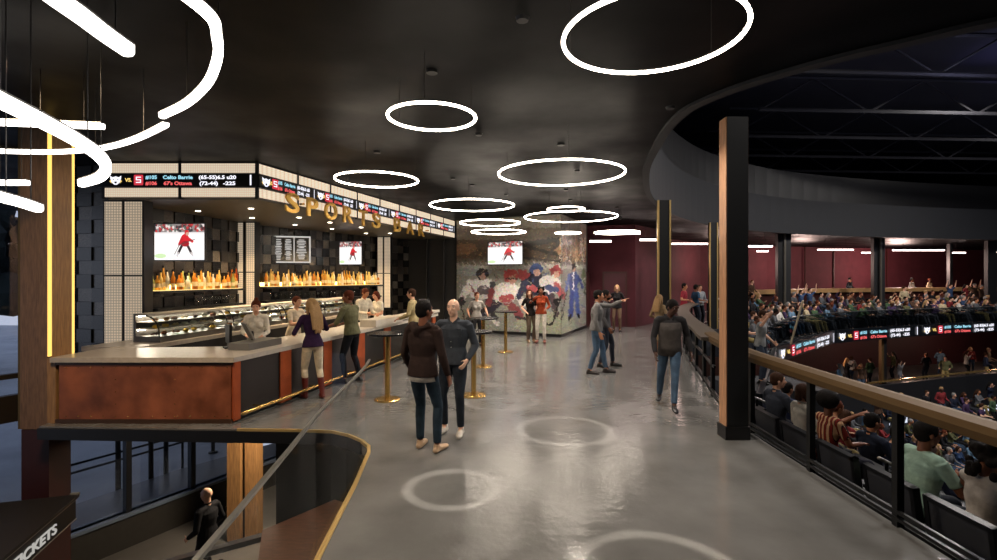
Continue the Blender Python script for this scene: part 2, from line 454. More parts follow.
            if hair == 'bob':
                for q in (-1, 1): tube(bm, [hp(.07 * q, -.01, .04), hp(.082 * q, -.015, -.10)], [.03 * s, .032 * s], seg=8)
                tube(bm, [hp(0, -.08, .04), hp(0, -.085, -.10)], [(.07 * s, .035 * s), (.07 * s, .03 * s)], side=hR @ Vector((1, 0, 0)), seg=12)
        h = link('hair', bm, hm, root); remesh(h, max(vox * 1.0, .010), 1)
    if beard:
        bm = NB(); ball(bm, hp(0, .034, -.066), (.056 * s, .058 * s, .052 * s), hR, 14, 10)
        b = link('beard', bm, hairm(beard), root); remesh(b, max(vox, .01), 1)
    # top garment
    tm = cloth(top_c); bm = NB()
    thick = {'jacket': 1.08, 'hoodie': 1.11}.get(top, 1.03)
    wst = (.118 if female else .138) * s * g * thick; ch = (.150 if female else .172) * s * g * thick
    dp = (.098 if female else .108) * s * g * thick
    hem = {'jacket': -.10, 'hoodie': -.07, 'long': -.05, 'short': -.07, 'vest': -.03, 'dress': -.1, 'crop': .05}.get(top, -.04)
    tube(bm, [sp(hem), sp(.06), sp(.16), sp(.30), sp(.40), sp(.465)], [((.176 + (.008 if female else 0)) * s * g * thick, .128 * s * g * thick), (.160 * s * g * thick, .114 * s * g * thick), (wst, .096 * s * g * thick), (ch, dp * 1.06), (ch * .97, dp * .98), (ch * .62, dp * .62)], side=X, seg=18, cap=.07)
    if female:
        for q in (-1, 1): ball(bm, sp(.30) + X * .065 * q * s + Yf * .085 * s, (.062 * s, .055 * s, .062 * s), None, 12, 10)
    tube(bm, [sh_r - X * .005, neck - up * .035 * s - Yf * .005, sh_l + X * .005], [(.058 * s * thick, .054 * s * thick), (.06 * s, .066 * s), (.058 * s * thick, .054 * s * thick)], side=up, seg=12)
    if top != 'tank':
        for sh, e, w, sx in ((sh_r, e_r, w_r, 1), (sh_l, e_l, w_l, -1)):
            a = .0565 * s * thick * (.9 if female else 1.) * (g ** .5)
            if top in ('short',): tube(bm, [sh - X * sx * .02, sh, sh.lerp(e, .72)], [a, a, a * .92], seg=12, cap=.2)
            elif top == 'rolled': tube(bm, [sh - X * sx * .02, sh, e, e.lerp(w, .12)], [a, a, a * .78, a * .78], seg=12, cap=.2)
            elif top == 'vest': pass
            else:
                tube(bm, [sh - X * sx * .02, sh, sh.lerp(e, .6), e], [a, a, a * .86, a * .80], seg=12)
                tube(bm, [e, e.lerp(w, .45), e.lerp(w, .97)], [a * .80, a * .74, a * .58], seg=12, cap=.2)
    if top == 'hoodie':
        tube(bm, [neck + X * .10 * s + Yf * .05 * s, neck + X * .11 * s - Yf * .05 * s + up * .01, neck - Yf * .135 * s - up * .05 * s, neck - X * .11 * s - Yf * .05 * s + up * .01, neck - X * .10 * s + Yf * .05 * s], [.035 * s, .048 * s, .062 * s, .048 * s, .035 * s], seg=10)
    if top in ('jacket', 'collar', 'rolled', 'long') and vox < .015:
        tube(bm, [neck + X * .03 * s + Yf * .065 * s - up * .02, neck + X * .066 * s + up * .035 * s, neck - Yf * .06 * s + up * .045 * s, neck - X * .066 * s + up * .035 * s, neck - X * .03 * s + Yf * .065 * s - up * .02], [.016 * s] * 5, side=up, seg=8)
    o = link({'hoodie': 'hoodie', 'jacket': 'jacket', 'short': 'short_sleeved_top'}.get(top, 'shirt'), bm, tm, root); remesh(o, vox, 2)
    # bottom garment
    bmx = denim(bot_c) if denim_b else cloth(bot_c); bm = NB()
    wy = .112 * s * g
    tube(bm, [pel - Vector((0, 0, .045 * s)), pel + Vector((0, 0, .02 * s)), sp(.10)], [((.155 if not female else .168) * s * g, wy), (.155 * s * g, wy), (.134 * s * g, .097 * s * g)], side=(1, 0, 0), seg=16, cap=.5)
    if bot in ('skirt', 'dress'):
        ez = (hem_z := .45 * s)
        tube(bm, [pel, pel - Vector((0, 0, .2 * s)), Vector((pel.x, pel.y, ez))], [(.165 * s, .12 * s), (.19 * s, .15 * s), (.20 * s, .17 * s)], side=(1, 0, 0), seg=18, cap=.05)
    else:
        for h_, k_, a_, f_ in ((hip_r, k_r, a_r, fr), (hip_l, k_l, a_l, fl)):
            wide = {'wide': 1.25, 'slim': 1.0}.get(bot, 1.)
            tube(bm, [h_, h_.lerp(k_, .45), k_], [.088 * s * g, .080 * s * g * min(wide, 1.1), .059 * s * wide], seg=14)
            if bot != 'shorts':
                m1 = k_.lerp(a_, .3) - Vector((0, .012 * s, 0)); end = k_.lerp(a_, .93 if shoe != 'boot' else .5)
                tube(bm, [k_, m1, end], [.059 * s * wide, .057 * s * wide, (.047 if shoe != 'boot' else .05) * s * wide], seg=14, cap=.15)
    o = link({'skirt': 'skirt', 'dress': 'dress_skirt', 'shorts': 'shorts'}.get(bot, 'trousers'), bm, bmx, root); remesh(o, vox, 2)
    # shoes
    sm = leather(shoe_c)
    for k_, a_, f_, sx in ((k_r, a_r, fr, 1), (k_l, a_l, fl, -1)):
        bm = NB(); b0 = Vector((a_.x, a_.y, a_.z - ankz)); toe = Vector((.03 * sx, .19 * s, 0))
        tube(bm, [b0 + Vector((0, -.045 * s, .035)), b0 + Vector((0, .03 * s, .042)), b0 + toe * .7 + Vector((0, 0, .034)), b0 + toe + Vector((0, 0, .028))], [(.036 * s, .034 * s), (.040 * s, .040 * s), (.046 * s, .032 * s), (.032 * s, .024 * s)], seg=12)
        tube(bm, [b0 + Vector((0, -.01, .05)), a_ + Vector((0, -.005, .01))], [.042 * s, .040 * s], seg=10, cap=.2)
        if shoe == 'boot': tube(bm, [a_, k_.lerp(a_, .45) - Vector((0, .01, 0)), k_.lerp(a_, .22)], [.042 * s, .056 * s, .058 * s], seg=12, cap=.15)
        o = link('boot' if shoe == 'boot' else 'shoe', bm, sm, root); remesh(o, max(vox, .011), 1)
    info = dict(root=root, neck=neck, up=up, X=X, Yf=Yf, hp=hp, hR=hR, sp=sp, w_r=w_r, w_l=w_l, e_r=e_r, e_l=e_l, s=s, sh_r=sh_r, sh_l=sh_l, pel=pel, a_r=a_r, a_l=a_l)
    return info
# ---------------------------------------------------------------- materials of the place
m_conc = mat('polished_concrete', '6c6b69', .15, noise_amt=.16, nscale=1.6, bump=.22, bscale=9, rvar=.05, spec=.8)
m_ceil = mat('dark_ceiling', '08080a', .5, noise_amt=.3, nscale=.9, rvar=.08, spec=.06)
m_black = mat('black_paint', '0e0e10', .45)
m_blackm = mat('black_metal', '111214', .35, metal=.4)
m_brass = mat('brass', 'd0aa62', .25, metal=.9)
m_bronze = mat('bronze_rail', '5c4628', .62, metal=.7)
m_wood = mat('walnut_wood', '77593f', .45, noise_amt=.35, nscale=9, stretch=(9, 9, .7), bump=.1, bscale=30)
m_wood2 = mat('light_wood', '9a7348', .45, noise_amt=.3, nscale=7, stretch=(6, 6, .6))
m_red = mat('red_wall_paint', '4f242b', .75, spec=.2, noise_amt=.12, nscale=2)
m_darkred = mat('dark_red_cladding', '3a1512', .5, noise_amt=.15, nscale=3)
m_fasc = mat('arena_fascia', '17191e', .7)
m_navy = mat('arena_roof', '24242f', .8)
m_grey = mat('grey_paint', '4a4c50', .6)

def struct(name, bm, m, smooth=False):
    return setp(link(name, bm, m, None, smooth), kind='structure')

# ---- floor of the concourse with the opening on the left
bm = NB()
far = [tuple(p) for p in RAIL_N]
poly = [tuple(p) for p in VOID_E] + far + [(60, 48), (-14, 48), (-14, 18.4), (-8.0, 9.9), (-6.49, 7.75)]
prism(bm, poly, -.17, 0.)
struct('floor', bm, m_conc)
bm = NB(); sweep(bm, [(p.x, p.y, 0) for p in VOID_E[2:]], [(-.012, -.03), (.022, -.03), (.022, .012), (-.012, .012)])
struct('trim_1', bm, mat('satin_brass', 'd8b878', .45, metal=.7))
bm = NB(); sweep(bm, [(p.x, p.y, 0) for p in VOID_E[:7]], [(.003, -.18), (.03, -.18), (.03, -.02), (.003, -.02)]); struct('trim_2', bm, m_black)
# black hanging wall that follows the curve of the opening
bm = NB(); sweep(bm, [(p.x, p.y, 0) for p in [Vector((-3.03, 6.93)), Vector((-2.75, 6.90))] + [v + Vector((.03, .03)) for v in VOID_E[4:]]], [(0, -1.9), (.1, -1.9), (.1, -.175), (0, -.175)])
struct('wall_opening', bm, mat('black_gloss_panel', '060606', .7, spec=.1))
# lower lobby floor
bm = NB(); prism(bm, [(-14, -4), (3, -4), (3, 22), (-3, 22), (-9, 14), (-14, 4)], LOW - .2, LOW)
struct('floor_lower', bm, mat('lobby_floor', '6a6763', .35, noise_amt=.15, nscale=2))
# ceiling
bm = NB(); prism(bm, [tuple(p) for p in CEIL_E] + [(66, 50), (-16, 50), (-16, -5), (66, -5)], CEIL, CEIL + .25)
struct('ceiling', bm, m_ceil)
# upstand of the bowl opening and the arena roof
bm = NB(); sweep(bm, [(p.x, p.y, 0) for p in CEIL_E], [(-.12, CEIL - .04), (.02, CEIL - .04), (.02, 6.0), (-.12, 6.0)]); struct('wall_arena_upstand', bm, m_fasc)
bm = NB(); sweep(bm, [(p.x, p.y, 0) for p in offset(CEIL_E, -.7 * 0 + .5)], [(-.12, 5.9), (.3, 5.9), (.3, 7.4), (-.12, 7.4)]); struct('trim_arena_ring', bm, m_black)
bm = NB(); prism(bm, [(0, -5), (66, -5), (66, 50), (0, 50)], 10.2, 10.4); struct('ceiling_arena', bm, m_navy)
for i in range(7):
    bm = NB(); y = 8 + i * 3.4
    for z in (8.2, 9.4): tube(bm, [(8 + i * .5, y, z), (46, y + 2, z)], .07, seg=6)
    for k in range(18):
        x = 8 + i * .5 + k * 2.1; yy = y + (x - 8) * .052
        tube(bm, [(x, yy, 8.2 + 1.2 * (k % 2)), (x + 2.1, yy + .1, 9.4 - 1.2 * (k % 2))], .04, seg=5)
    setp(link('roof_truss', bm, mat('truss_grey', '15151c', .8)), 'dark steel roof truss high over the arena bowl', 'truss', 'arena roof trusses')

# ---- red walls at the back
def wallrun(name, pts, z0, z1, m, w=.2):
    bm = NB(); sweep(bm, [(p[0], p[1], 0) for p in pts], [(-w, z0), (0, z0), (0, z1), (-w, z1)]); return struct(name, bm, m)
wallrun('wall_red_near', [(3.66, 21.5), (5.75, 21.0), (7.6, 23.4), (9.2, 28.2)], 0, CEIL, m_red)
wallrun('wall_red_far', [(9.2, 28.2), (13, 32.2), (19, 35.4), (27, 38), (40, 41), (62, 44)], 0, CEIL, m_red)
# door in the red wall
d0 = Vector((4.5, 21.27)); d1 = Vector((5.35, 21.09))
bm = NB(); obox(bm, d0, d1, .06, .0, 2.25, side=-.03); dr = struct('door_1', bm, mat('red_door_paint', '451722', .45))
bm = NB()
obox(bm, d0 - Vector((.07, -.015)), d0, .1, 0, 2.33, side=-.05); obox(bm, d1, d1 + Vector((.07, -.015)), .1, 0, 2.33, side=-.05); obox(bm, d0, d1, .1, 2.25, 2.33, side=-.05)
link('door_frame', bm, m_darkred, dr)
bm = NB(); tube(bm, [(4.62, 21.14, 1.05), (4.74, 21.11, 1.05)], .018, seg=8); link('door_handle', bm, m_blackm, dr)
d0 = Vector((3.63, 20.68)); 
bm = NB(); obox(bm, (3.62, 20.72), (3.88, 21.35), .05, 0, 2.3); struct('door_2', bm, m_darkred)
# closet-like panel joints on the far red wall
for i, (x, y) in enumerate(((14.5, 32.95), (17, 34.28), (22.3, 36.4), (25, 37.3), (30, 38.65))):
    bm = NB(); box(bm, (x - .03, y - .06, .0), (x + .03, y + .02, CEIL)); struct('trim_%d' % (10 + i), bm, m_darkred)
# linear lights in the far red concourse
def linear_light(x0, y0, x1, y1, z, label, e=9):
    r = empty('linear_light', ((x0 + x1) / 2, (y0 + y1) / 2, z), 0, label, 'ceiling light', 'linear lights by the red wall')
    c = Vector(((x0 + x1) / 2, (y0 + y1) / 2))
    bm = NB(); obox(bm, Vector((x0, y0)) - c, Vector((x1, y1)) - c, .12, .02, .08); link('housing', bm, m_blackm, r)
    bm = NB(); obox(bm, Vector((x0, y0)) - c, Vector((x1, y1)) - c, .10, -.05, .02); link('diffuser', bm, mat_glow('linear_glow', 'ffe6de', e), r)
    for u in (.2, .8):
        bm = NB(); q = Vector((x0, y0)).lerp(Vector((x1, y1)), u) - c; tube(bm, [(q.x, q.y, .08), (q.x, q.y, CEIL - z)], .005, seg=5); link('suspension_rod', bm, m_blackm, r)
LINS = [((735, 246), (772, 246), 23.5, 'short bright linear light just right of the big black column'), ((757, 251), (768, 251), 28, 'tiny linear light below the one right of the big black column'),
        ((818, 249.5), (853, 249.5), 29, 'linear light over the far balcony between two dark columns'), ((862, 252.5), (873, 252.5), 31, 'small linear light just left of the dark column with steel edge'),
        ((893, 250), (944, 249.5), 30, 'longest linear light over the far balcony'), ((953, 252.5), (965, 252.5), 32, 'small linear light right of the longest one'),
        ((991, 252), (1010, 252), 32, 'linear light cut by the right edge of the photo'), ((672, 243.5), (712, 243.5), 25.5, 'linear light beyond the brass edged column'),
        ((640, 239.5), (668, 239.5), 20.4, 'linear light in front of the brass edged column'), ((596, 233), (640, 232.5), 19.5, 'linear light over the red corner by the mural'), ((590, 241), (611, 241), 19.5, 'short linear light by the mural edge')]
for a, b, Y, lb in LINS:
    p = at(*a, Y); q = at(*b, Y); z = min(p.z, CEIL - .12)
    linear_light(p.x, Y, q.x, Y, z, lb)

# ---- left: glazed wall, wood columns
WD = Vector((.53, 1)).normalized(); WO = Vector((-7.69, 9.57))
def wp(t): return WO + WD * t
mg = mat_glass('window_glass', 'c8d8f0', .25, 'eef0f4', fres=.4)
for i in range(9):
    a, b = -4.6 + i * 1.28, -3.32 + i * 1.28
    bm = NB(); obox(bm, wp(a), wp(b), .02, -2.62, CEIL if b < -.7 else -.18); g = struct('window_%d' % (i + 1), bm, mg)
    fr = NB(); obox(fr, wp(a) - WD * .05, wp(a) + WD * .05, .14, -2.62, CEIL if b < -.7 else -.18)
    obox(fr, wp(a), wp(b), .12, -2.68, -2.6)
    if b < -.7:
        obox(fr, wp(a), wp(b), .14, -.35, .10); obox(fr, wp(a), wp(b), .12, .38, .46); obox(fr, wp(a), wp(b), .12, CEIL - .1, CEIL)
    link('window_frame', fr, mat('frame_dark', '16181d', .4) if b > -.7 else mat('frame_brown', '2c241e', .4), g)
bm = NB(); obox(bm, wp(-5), wp(8), .16, LOW, -2.66, side=.0); struct('wall_window_base', bm, mat('base_wall_grey', '35332f', .6, noise_amt=.1))
bm = NB(); obox(bm, wp(-5), wp(8), .26, -2.66, -2.60, side=-.03); struct('trim_3', bm, mat('sill_blue', '6f7d92', .35))
bm = NB(); obox(bm, wp(6.8), (0, 19), .2, LOW, -.3); struct('wall_lower_back', bm, mat('lower_wall', '45454a', .7))
bm = NB(); obox(bm, (-1.2, 19), (-1.2, -3), .2, LOW, -.3); struct('wall_lower_side', bm, m_black)

def col_box(name, x0, x1, y0, y1, z0, z1, m, label, cat='column', parent=None, **k):
    bm = NB(); box(bm, (x0, y0, z0), (x1, y1, z1)); bmesh.ops.bevel(bm, geom=bm.edges[:], offset=.006, segments=1)
    return link(name, bm, m, parent)
pc = empty('timber_column', (-6.7, 7.4, LOW), 0, 'tall timber clad column with glowing gold strips left of the bar end', 'column')
col_box('cladding', -.21, .185, -.18, .21, 3.2, CEIL - LOW, m_wood, '', parent=pc)
col_box('cladding', .187, .21, -.13, .205, 3.2, CEIL - LOW, m_wood2, '', parent=pc)
col_box('column_core', -.2, .2, -.17, .2, 0, 3.19, m_darkred, '', parent=pc)
gs = mat_glow('gold_strip_glow', 'ffcf6a', 1.5)
for x0, x1, y in ((.187, .205, -.18), (.187, .205, .21)):
    bm = NB(); box(bm, (x0, y, 4.25 - 1.05 * (y > 0)), (x1, y + .05, CEIL - LOW)); link('gold_light_strip', bm, gs, pc)
bm = NB(); box(bm, (-.25, -.17, 3.2), (-.21, .12, CEIL - LOW)); link('metal_edge', bm, mat('dull_gold', '6b5836', .5, metal=.7), pc)
bm = NB(); box(bm, (.187, -.18, 3.2), (.205, -.13, 4.25)); link('metal_edge', bm, m_bronze, pc)
# light wood columns of the lobby
lc = empty('timber_column', (-5.25, 10.3, LOW), 0, 'light timber column in the lobby below the bar', 'column')
col_box('cladding', -.29, -.02, -.1, .25, 0, 3.12, m_wood2, '', parent=lc); col_box('cladding', .05, .28, -.05, .25, 0, 3.12, m_wood2, '', parent=lc)
col_box('column_core', -.05, .08, .0, .22, 0, 3.12, m_black, '', parent=lc)
# ticket kiosk
ka, kb = Vector((-5.36, 5.38)), Vector((-5.84, 6.88))
kd = (kb - ka).normalized(); kn = Vector((kd.y, -kd.x))      # kn points to the right, at the viewer
tk = empty('ticket_kiosk', (ka.x, ka.y, LOW), 0, 'dark red ticket kiosk with black sign band in the lobby', 'kiosk')
def kp(u, v, rel=True): 
    p = ka + kd * u + kn * v; return (p.x - ka.x, p.y - ka.y)
L = (kb - ka).length
bm = NB(); prism(bm, [kp(-2.5, -.03), kp(L - .03, -.03), kp(L - .03, -3), kp(-2.5, -3)], 0, 2.06); link('body', bm, m_darkred, tk)
bm = NB(); prism(bm, [kp(-2.5, .02), kp(L, .02), kp(L, -3), kp(-2.5, -3)], 2.06, 2.36); link('sign_band', bm, m_black, tk)
bm = NB(); prism(bm, [kp(-2.5, .05), kp(L + .02, .05), kp(L + .02, -3), kp(-2.5, -3)], 2.36, 2.40); link('top_panel', bm, mat('kiosk_top', '1a1614', .5), tk)
bm = NB()
for z in (2.07, 2.335): obox(bm, kp(-2.5, .025), kp(L, .025), .012, z, z + .01)
link('steel_line', bm, mat('pale_metal', 'a8a49a', .3, metal=.6), tk)
bm = NB(); box(bm, (kp(L, -.02)[0] - .04, kp(L, 0)[1], 2.38), (kp(L, -.02)[0] + .06, kp(L, 0)[1] + .05, 2.42)); link('end_cap', bm, mat('pale_metal', 'a8a49a'), tk)
p = kp(.13, .03)
text('TICKETS', .17, mat_glow('sign_white', 'e8e4dc', .55), 'lettering', tk, facing((p[0], p[1], 2.135), (kd.x, kd.y, 0)), .006, width=.93, bold=.003)
# lobby timber bulkhead and steel handrail
bk = empty('stair_bulkhead', (-2.1, 5.9, LOW), 0, 'brown timber stair bulkhead under the opening edge', 'bulkhead')
bm = NB(); prism(bm, [(-.68, -.02), (-.05, .86), (.40, .5), (.44, .1), (.5, -.4), (.5, -1.9), (-.2, -1.2)], 2.2, 2.42)
link('timber_cap', bm, mat('bulkhead_wood', '4f3426', .4, noise_amt=.3, nscale=8, stretch=(1, 4, 1)), bk)
bm = NB(); prism(bm, [(-.60, -.02), (-.05, .8), (.36, .45), (.45, -1.8), (-.15, -1.1)], 0, 2.2); link('timber_side', bm, mat('bulkhead_side', '301d17', .5), bk)
hr = empty('handrail', (-3.2, 5.6, LOW), 0, 'flat steel handrail across the bottom of the lobby', 'handrail')
bm = NB(); sweep(bm, [(-2.2, -1.05, 2.14), (.45, .25, 2.36)], [(-.05, -.03), (.05, -.03), (.05, .03), (-.05, .03)]); link('rail', bm, mat('brushed_steel', '8f9296', .3, metal=.9), hr)
bm = NB()
for u in (.15, .85): x = -2.2 + 2.65 * u; y = -1.05 + 1.3 * u; box(bm, (x - .02, y - .02, 0), (x + .02, y + .02, 2.2))
link('post', bm, m_blackm, hr)
# outside: ground, posts and rail standing in for glass reflections, trees
bm = NB(); box(bm, (-60, -10, -3.75), (-8.5, 60, -3.7)); 
struct('ground_outside', bm, mat('outdoor_paving', 'b0b0ae', .5, noise_amt=.2, nscale=.6))
for i, (px, Y) in enumerate(((118, 13), (151, 13.5), (166, 14), (213, 16.5))):
    p = at(px, 300, Y); t = empty('reflection_post', (p.x, p.y, -3.7), 0, 'black post standing in for a reflection in the lobby glass', 'post', 'black posts standing in for reflections in the lobby windows')
    bm = NB(); lathe(bm, [(.14, 0), (.14, .04), (.06, .06), (.06, 3.6)], 12); link('shaft', bm, m_blackm, t)
    bm = NB(); box(bm, (-.35, -.04, 3.1), (.35, .04, 3.2)); link('arm', bm, m_blackm, t)
fn = empty('reflection_rail', (-9.2, 13.2, -3.7), 0, 'black double rail standing in for a reflection in the lobby glass', 'railing')
bm = NB()
for z in (1.05, 1.25): tube(bm, [(-1.4, -1.6, z), (1.6, 4, z)], .03, seg=6)
link('rail', bm, m_blackm, fn)
bm = NB()
for q in range(5): tube(bm, [(-1.4 + q * .75, -1.6 + q * 1.4, 0), (-1.4 + q * .75, -1.6 + q * 1.4, 1.3)], .035, seg=6)
link('post', bm, m_blackm, fn)
for i in range(6):
    rr = random.Random(i); p = Vector((-41 + i * 2.5, 27 + 2 * (i % 3), -3.7)); t = empty('tree', p, 0, 'dark leafy tree outside at dusk beyond the window', 'tree', 'trees outside the left window')
    bm = NB(); tube(bm, [(0, 0, 0), (0, 0, 2.6)], [.22, .14], seg=8); link('trunk', bm, mat('bark', '1c1815', .9), t)
    bm = NB()
    for _ in range(40):
        a = rr.uniform(0, 6.3); r = rr.uniform(0, 1.6); z = rr.uniform(2.2, 4.6)
        bmesh.ops.create_icosphere(bm, subdivisions=2, radius=rr.uniform(.3, .6), matrix=Matrix.Translation((r * math.cos(a), r * math.sin(a), z)))
    for v in bm.verts: v.co += Vector((rr.uniform(-.08, .08), rr.uniform(-.08, .08), rr.uniform(-.08, .08)))
    link('foliage', bm, mat('tree_leaves', '16201a', .9), t); t.scale = (2, 2, 2.1)

# ---- glass balustrade along the opening
gb = empty('glass_balustrade', (-1.5, 5.6, 0), 0, 'clear glass balustrade with steel handrail around the floor opening', 'balustrade')
gl = mat_glass('balustrade_glass', 'ffffff', .015, 'fcfdfd', fres=.05)
GB = [p for p in VOID_E[2:]]
Sg = arclen(GB); tot = Sg[-1]; s0 = .55; e = s0
while e < tot - .05:
    nx = min(e + 1.05, tot); pts = []
    for k in range(5):
        q, t = along(GB, e + .015 + (nx - e - .03) * k / 4, Sg); pts.append((q.x + 1.5 - t.y * -.02, q.y - 5.6 + .02, 0))
    bm = NB(); sweep(bm, pts, [(.0, .02), (.012, .02), (.012, 1.07), (.0, 1.07)]); link('glass_panel', bm, gl, gb); e = nx
pts = []
for k in range(24):
    q, t = along(GB, 2.35 + (tot - 2.35) * k / 23, Sg); pts.append((q.x + 1.5, q.y - 5.6, 1.09))
bm = NB(); sweep(bm, pts, [(-.012, -.009), (.012, -.009), (.012, .009), (-.012, .009)]); link('handrail', bm, mat('handrail_steel', '9b9a94', .35, metal=.9), gb)
bm = NB(); q = [(p.x + 1.5, p.y - 5.6, 0) for p in GB[1:]]; sweep(bm, q, [(.012, 0), (.028, 0), (.028, .02), (.012, .02)]); link('glass_shoe', bm, mat('satin_brass', 'd8b878', .45, metal=.7), gb)

# ---- columns of the concourse
def brass_col(px0, px1, Y, label, strips=(1, 0), z1=CEIL, name='steel_column', depth=.25, e=0):
    a = at(px0, 300, Y); b = at(px1, 300, Y); w = b.x - a.x
    t = empty(name, ((a.x + b.x) / 2, Y + depth / 2, 0), 0, label, 'column', 'dark columns around the arena concourse')
    col_box('shaft', -w / 2, w / 2, -depth / 2, depth / 2, 0, z1, mat('column_dark', '131416', .5), '', parent=t)
    sw = max(.04, w * .13); sm = mat('satin_brass', 'd8b878', .45, metal=.7)
    if strips[0]: bm = NB(); box(bm, (-w / 2 - sw, -depth / 2 - .02, 0), (-w / 2 + .005, -depth / 2 + .05, z1)); link('brass_edge', bm, sm, t)
    if strips[1]: bm = NB(); box(bm, (w / 2 - .005, -depth / 2 - .02, 0), (w / 2 + sw, -depth / 2 + .05, z1)); link('brass_edge', bm, sm, t)
    return t
t = empty('steel_column', (3.085, 6.555, 0), 0, 'big black square column with warm timber side and plinth at the railing', 'column', 'dark columns around the arena concourse')
col_box('shaft', -.135, .135, -.105, .105, 0, CEIL - .13, mat('column_dark', '131416', .5), '', parent=t)
col_box('timber_edge', -.147, -.135, -.1, .1, .17, CEIL - .13, mat('column_timber', 'b58560', .45, noise_amt=.3, nscale=8, stretch=(6, 6, .5)), '', parent=t)
col_box('plinth', -.165, .155, -.125, .125, 0, .17, m_black, '', parent=t)
bm = NB(); box(bm, (.135, -.1, .17), (.142, -.05, CEIL - .13)); link('trim_edge', bm, mat('column_edge', '4a3a34', .4, metal=.5), t)
brass_col(659, 669.5, 14.3, 'slim black column with brass edges behind the blonde woman', (1, 1))
brass_col(710.5, 717, 20.2, 'distant black column with brass edges left of the big black column', (1, 1))
brass_col(778, 791, 25.6, 'dark column with pale edge behind the far balcony crowd', (0, 0))
brass_col(874, 885, 28.6, 'dark column with steel edge in the middle of the far balcony', (0, 0))
brass_col(950, 953, 33, 'thin dark post against the red wall', (0, 0)); brass_col(988, 997, 30.5, 'dark column at the right end of the far balcony', (0, 0))
for px, Y in ((784.5, 25.5), (880.5, 28.5)):
    p = at(px, 300, Y); bm = NB(); box(bm, (p.x - .05, Y - .06, 0), (p.x + .05, Y, CEIL)); setp(link('steel_fin', bm, mat('steel_fin', '8a8478', .3, metal=.8)), 'thin pale steel fin on the front of a dark column', 'fin', 'steel fins on the far columns')

# outer walls of the arena and hall, out of the picture or in the dark
for nm, a, b in (('wall_arena_right', (64, -5), (64, 50)), ('wall_arena_back', (66, 49.5), (-16, 49.5)), ('wall_behind_viewer', (-16, -4.8), (64, -4.8))):
    bm = NB(); obox(bm, a, b, .3, -9.2, 10.4); struct(nm, bm, m_black)
bm = NB(); box(bm, (-.2, -5, CEIL + .25), (0, 50, 10.4)); struct('wall_arena_left', bm, m_black)
# ---------------------------------------------------------------- art: painted panels
def canvas(w, h, col=(0, 0, 0)):
    a = np.zeros((h, w, 3)); a[:] = lin(col); return a
def _grid(a, box_):
    h, w, _ = a.shape; x0, y0, x1, y1 = box_
    X, Y = np.meshgrid(x0 + (np.arange(w) + .5) * (x1 - x0) / w, y0 + (np.arange(h) + .5) * (y1 - y0) / h); return X, Y
def d_ell(a, B, cx, cy, rx, ry, col, rot=0., al=1., jit=0., rg=None):
    X, Y = _grid(a, B); c, s = math.cos(math.radians(rot)), math.sin(math.radians(rot))
    u = ((X - cx) * c + (Y - cy) * s) / rx; v = (-(X - cx) * s + (Y - cy) * c) / ry
    d = u * u + v * v
    if jit: d = d + jit * np.sin(X * 2.3 + cx) * np.cos(Y * 1.9 + cy)
    m = np.clip((1.05 - d) / .12, 0, 1)[..., None] * al; a[:] = a * (1 - m) + np.array(lin(col)) * m
def d_line(a, B, x0, y0, x1, y1, w, col, al=1.):
    X, Y = _grid(a, B); dx, dy = x1 - x0, y1 - y0; L2 = dx * dx + dy * dy
    t = np.clip(((X - x0) * dx + (Y - y0) * dy) / L2, 0, 1); d = np.hypot(X - x0 - t * dx, Y - y0 - t * dy)
    m = np.clip((w / 2 - d) / (w * .12 + .08) + .5, 0, 1)[..., None] * al; a[:] = a * (1 - m) + np.array(lin(col)) * m
def d_rect(a, B, x0, y0, x1, y1, col, al=1.):
    X, Y = _grid(a, B); m = ((X >= x0) & (X <= x1) & (Y >= y0) & (Y <= y1))[..., None] * al; a[:] = a * (1 - m) + np.array(lin(col)) * m

def panel(name, a, fn, m, parent=None, kind=None):
    """grid mesh coloured face by face; fn(u, v) -> point, v downwards"""
    h, w, _ = a.shape; vs = []; fs = []
    for j in range(h + 1):
        for i in range(w + 1): vs.append(tuple(fn(i / w, j / h)))
    for j in range(h):
        for i in range(w):
            k = j * (w + 1) + i; fs.append((k, k + w + 1, k + w + 2, k + 1))
    me = bpy.data.meshes.new(name); me.from_pydata(vs, [], fs); ca = me.color_attributes.new('Col', 'FLOAT_COLOR', 'CORNER')
    c4 = np.concatenate([a.reshape(-1, 3), np.ones((w * h, 1))], 1); ca.data.foreach_set('color', np.repeat(c4, 4, 0).ravel().astype(np.float32))
    me.materials.append(m); o = bpy.data.objects.new(name, me); COL.objects.link(o)
    if parent: o.parent = parent
    if kind: o['kind'] = kind
    return o

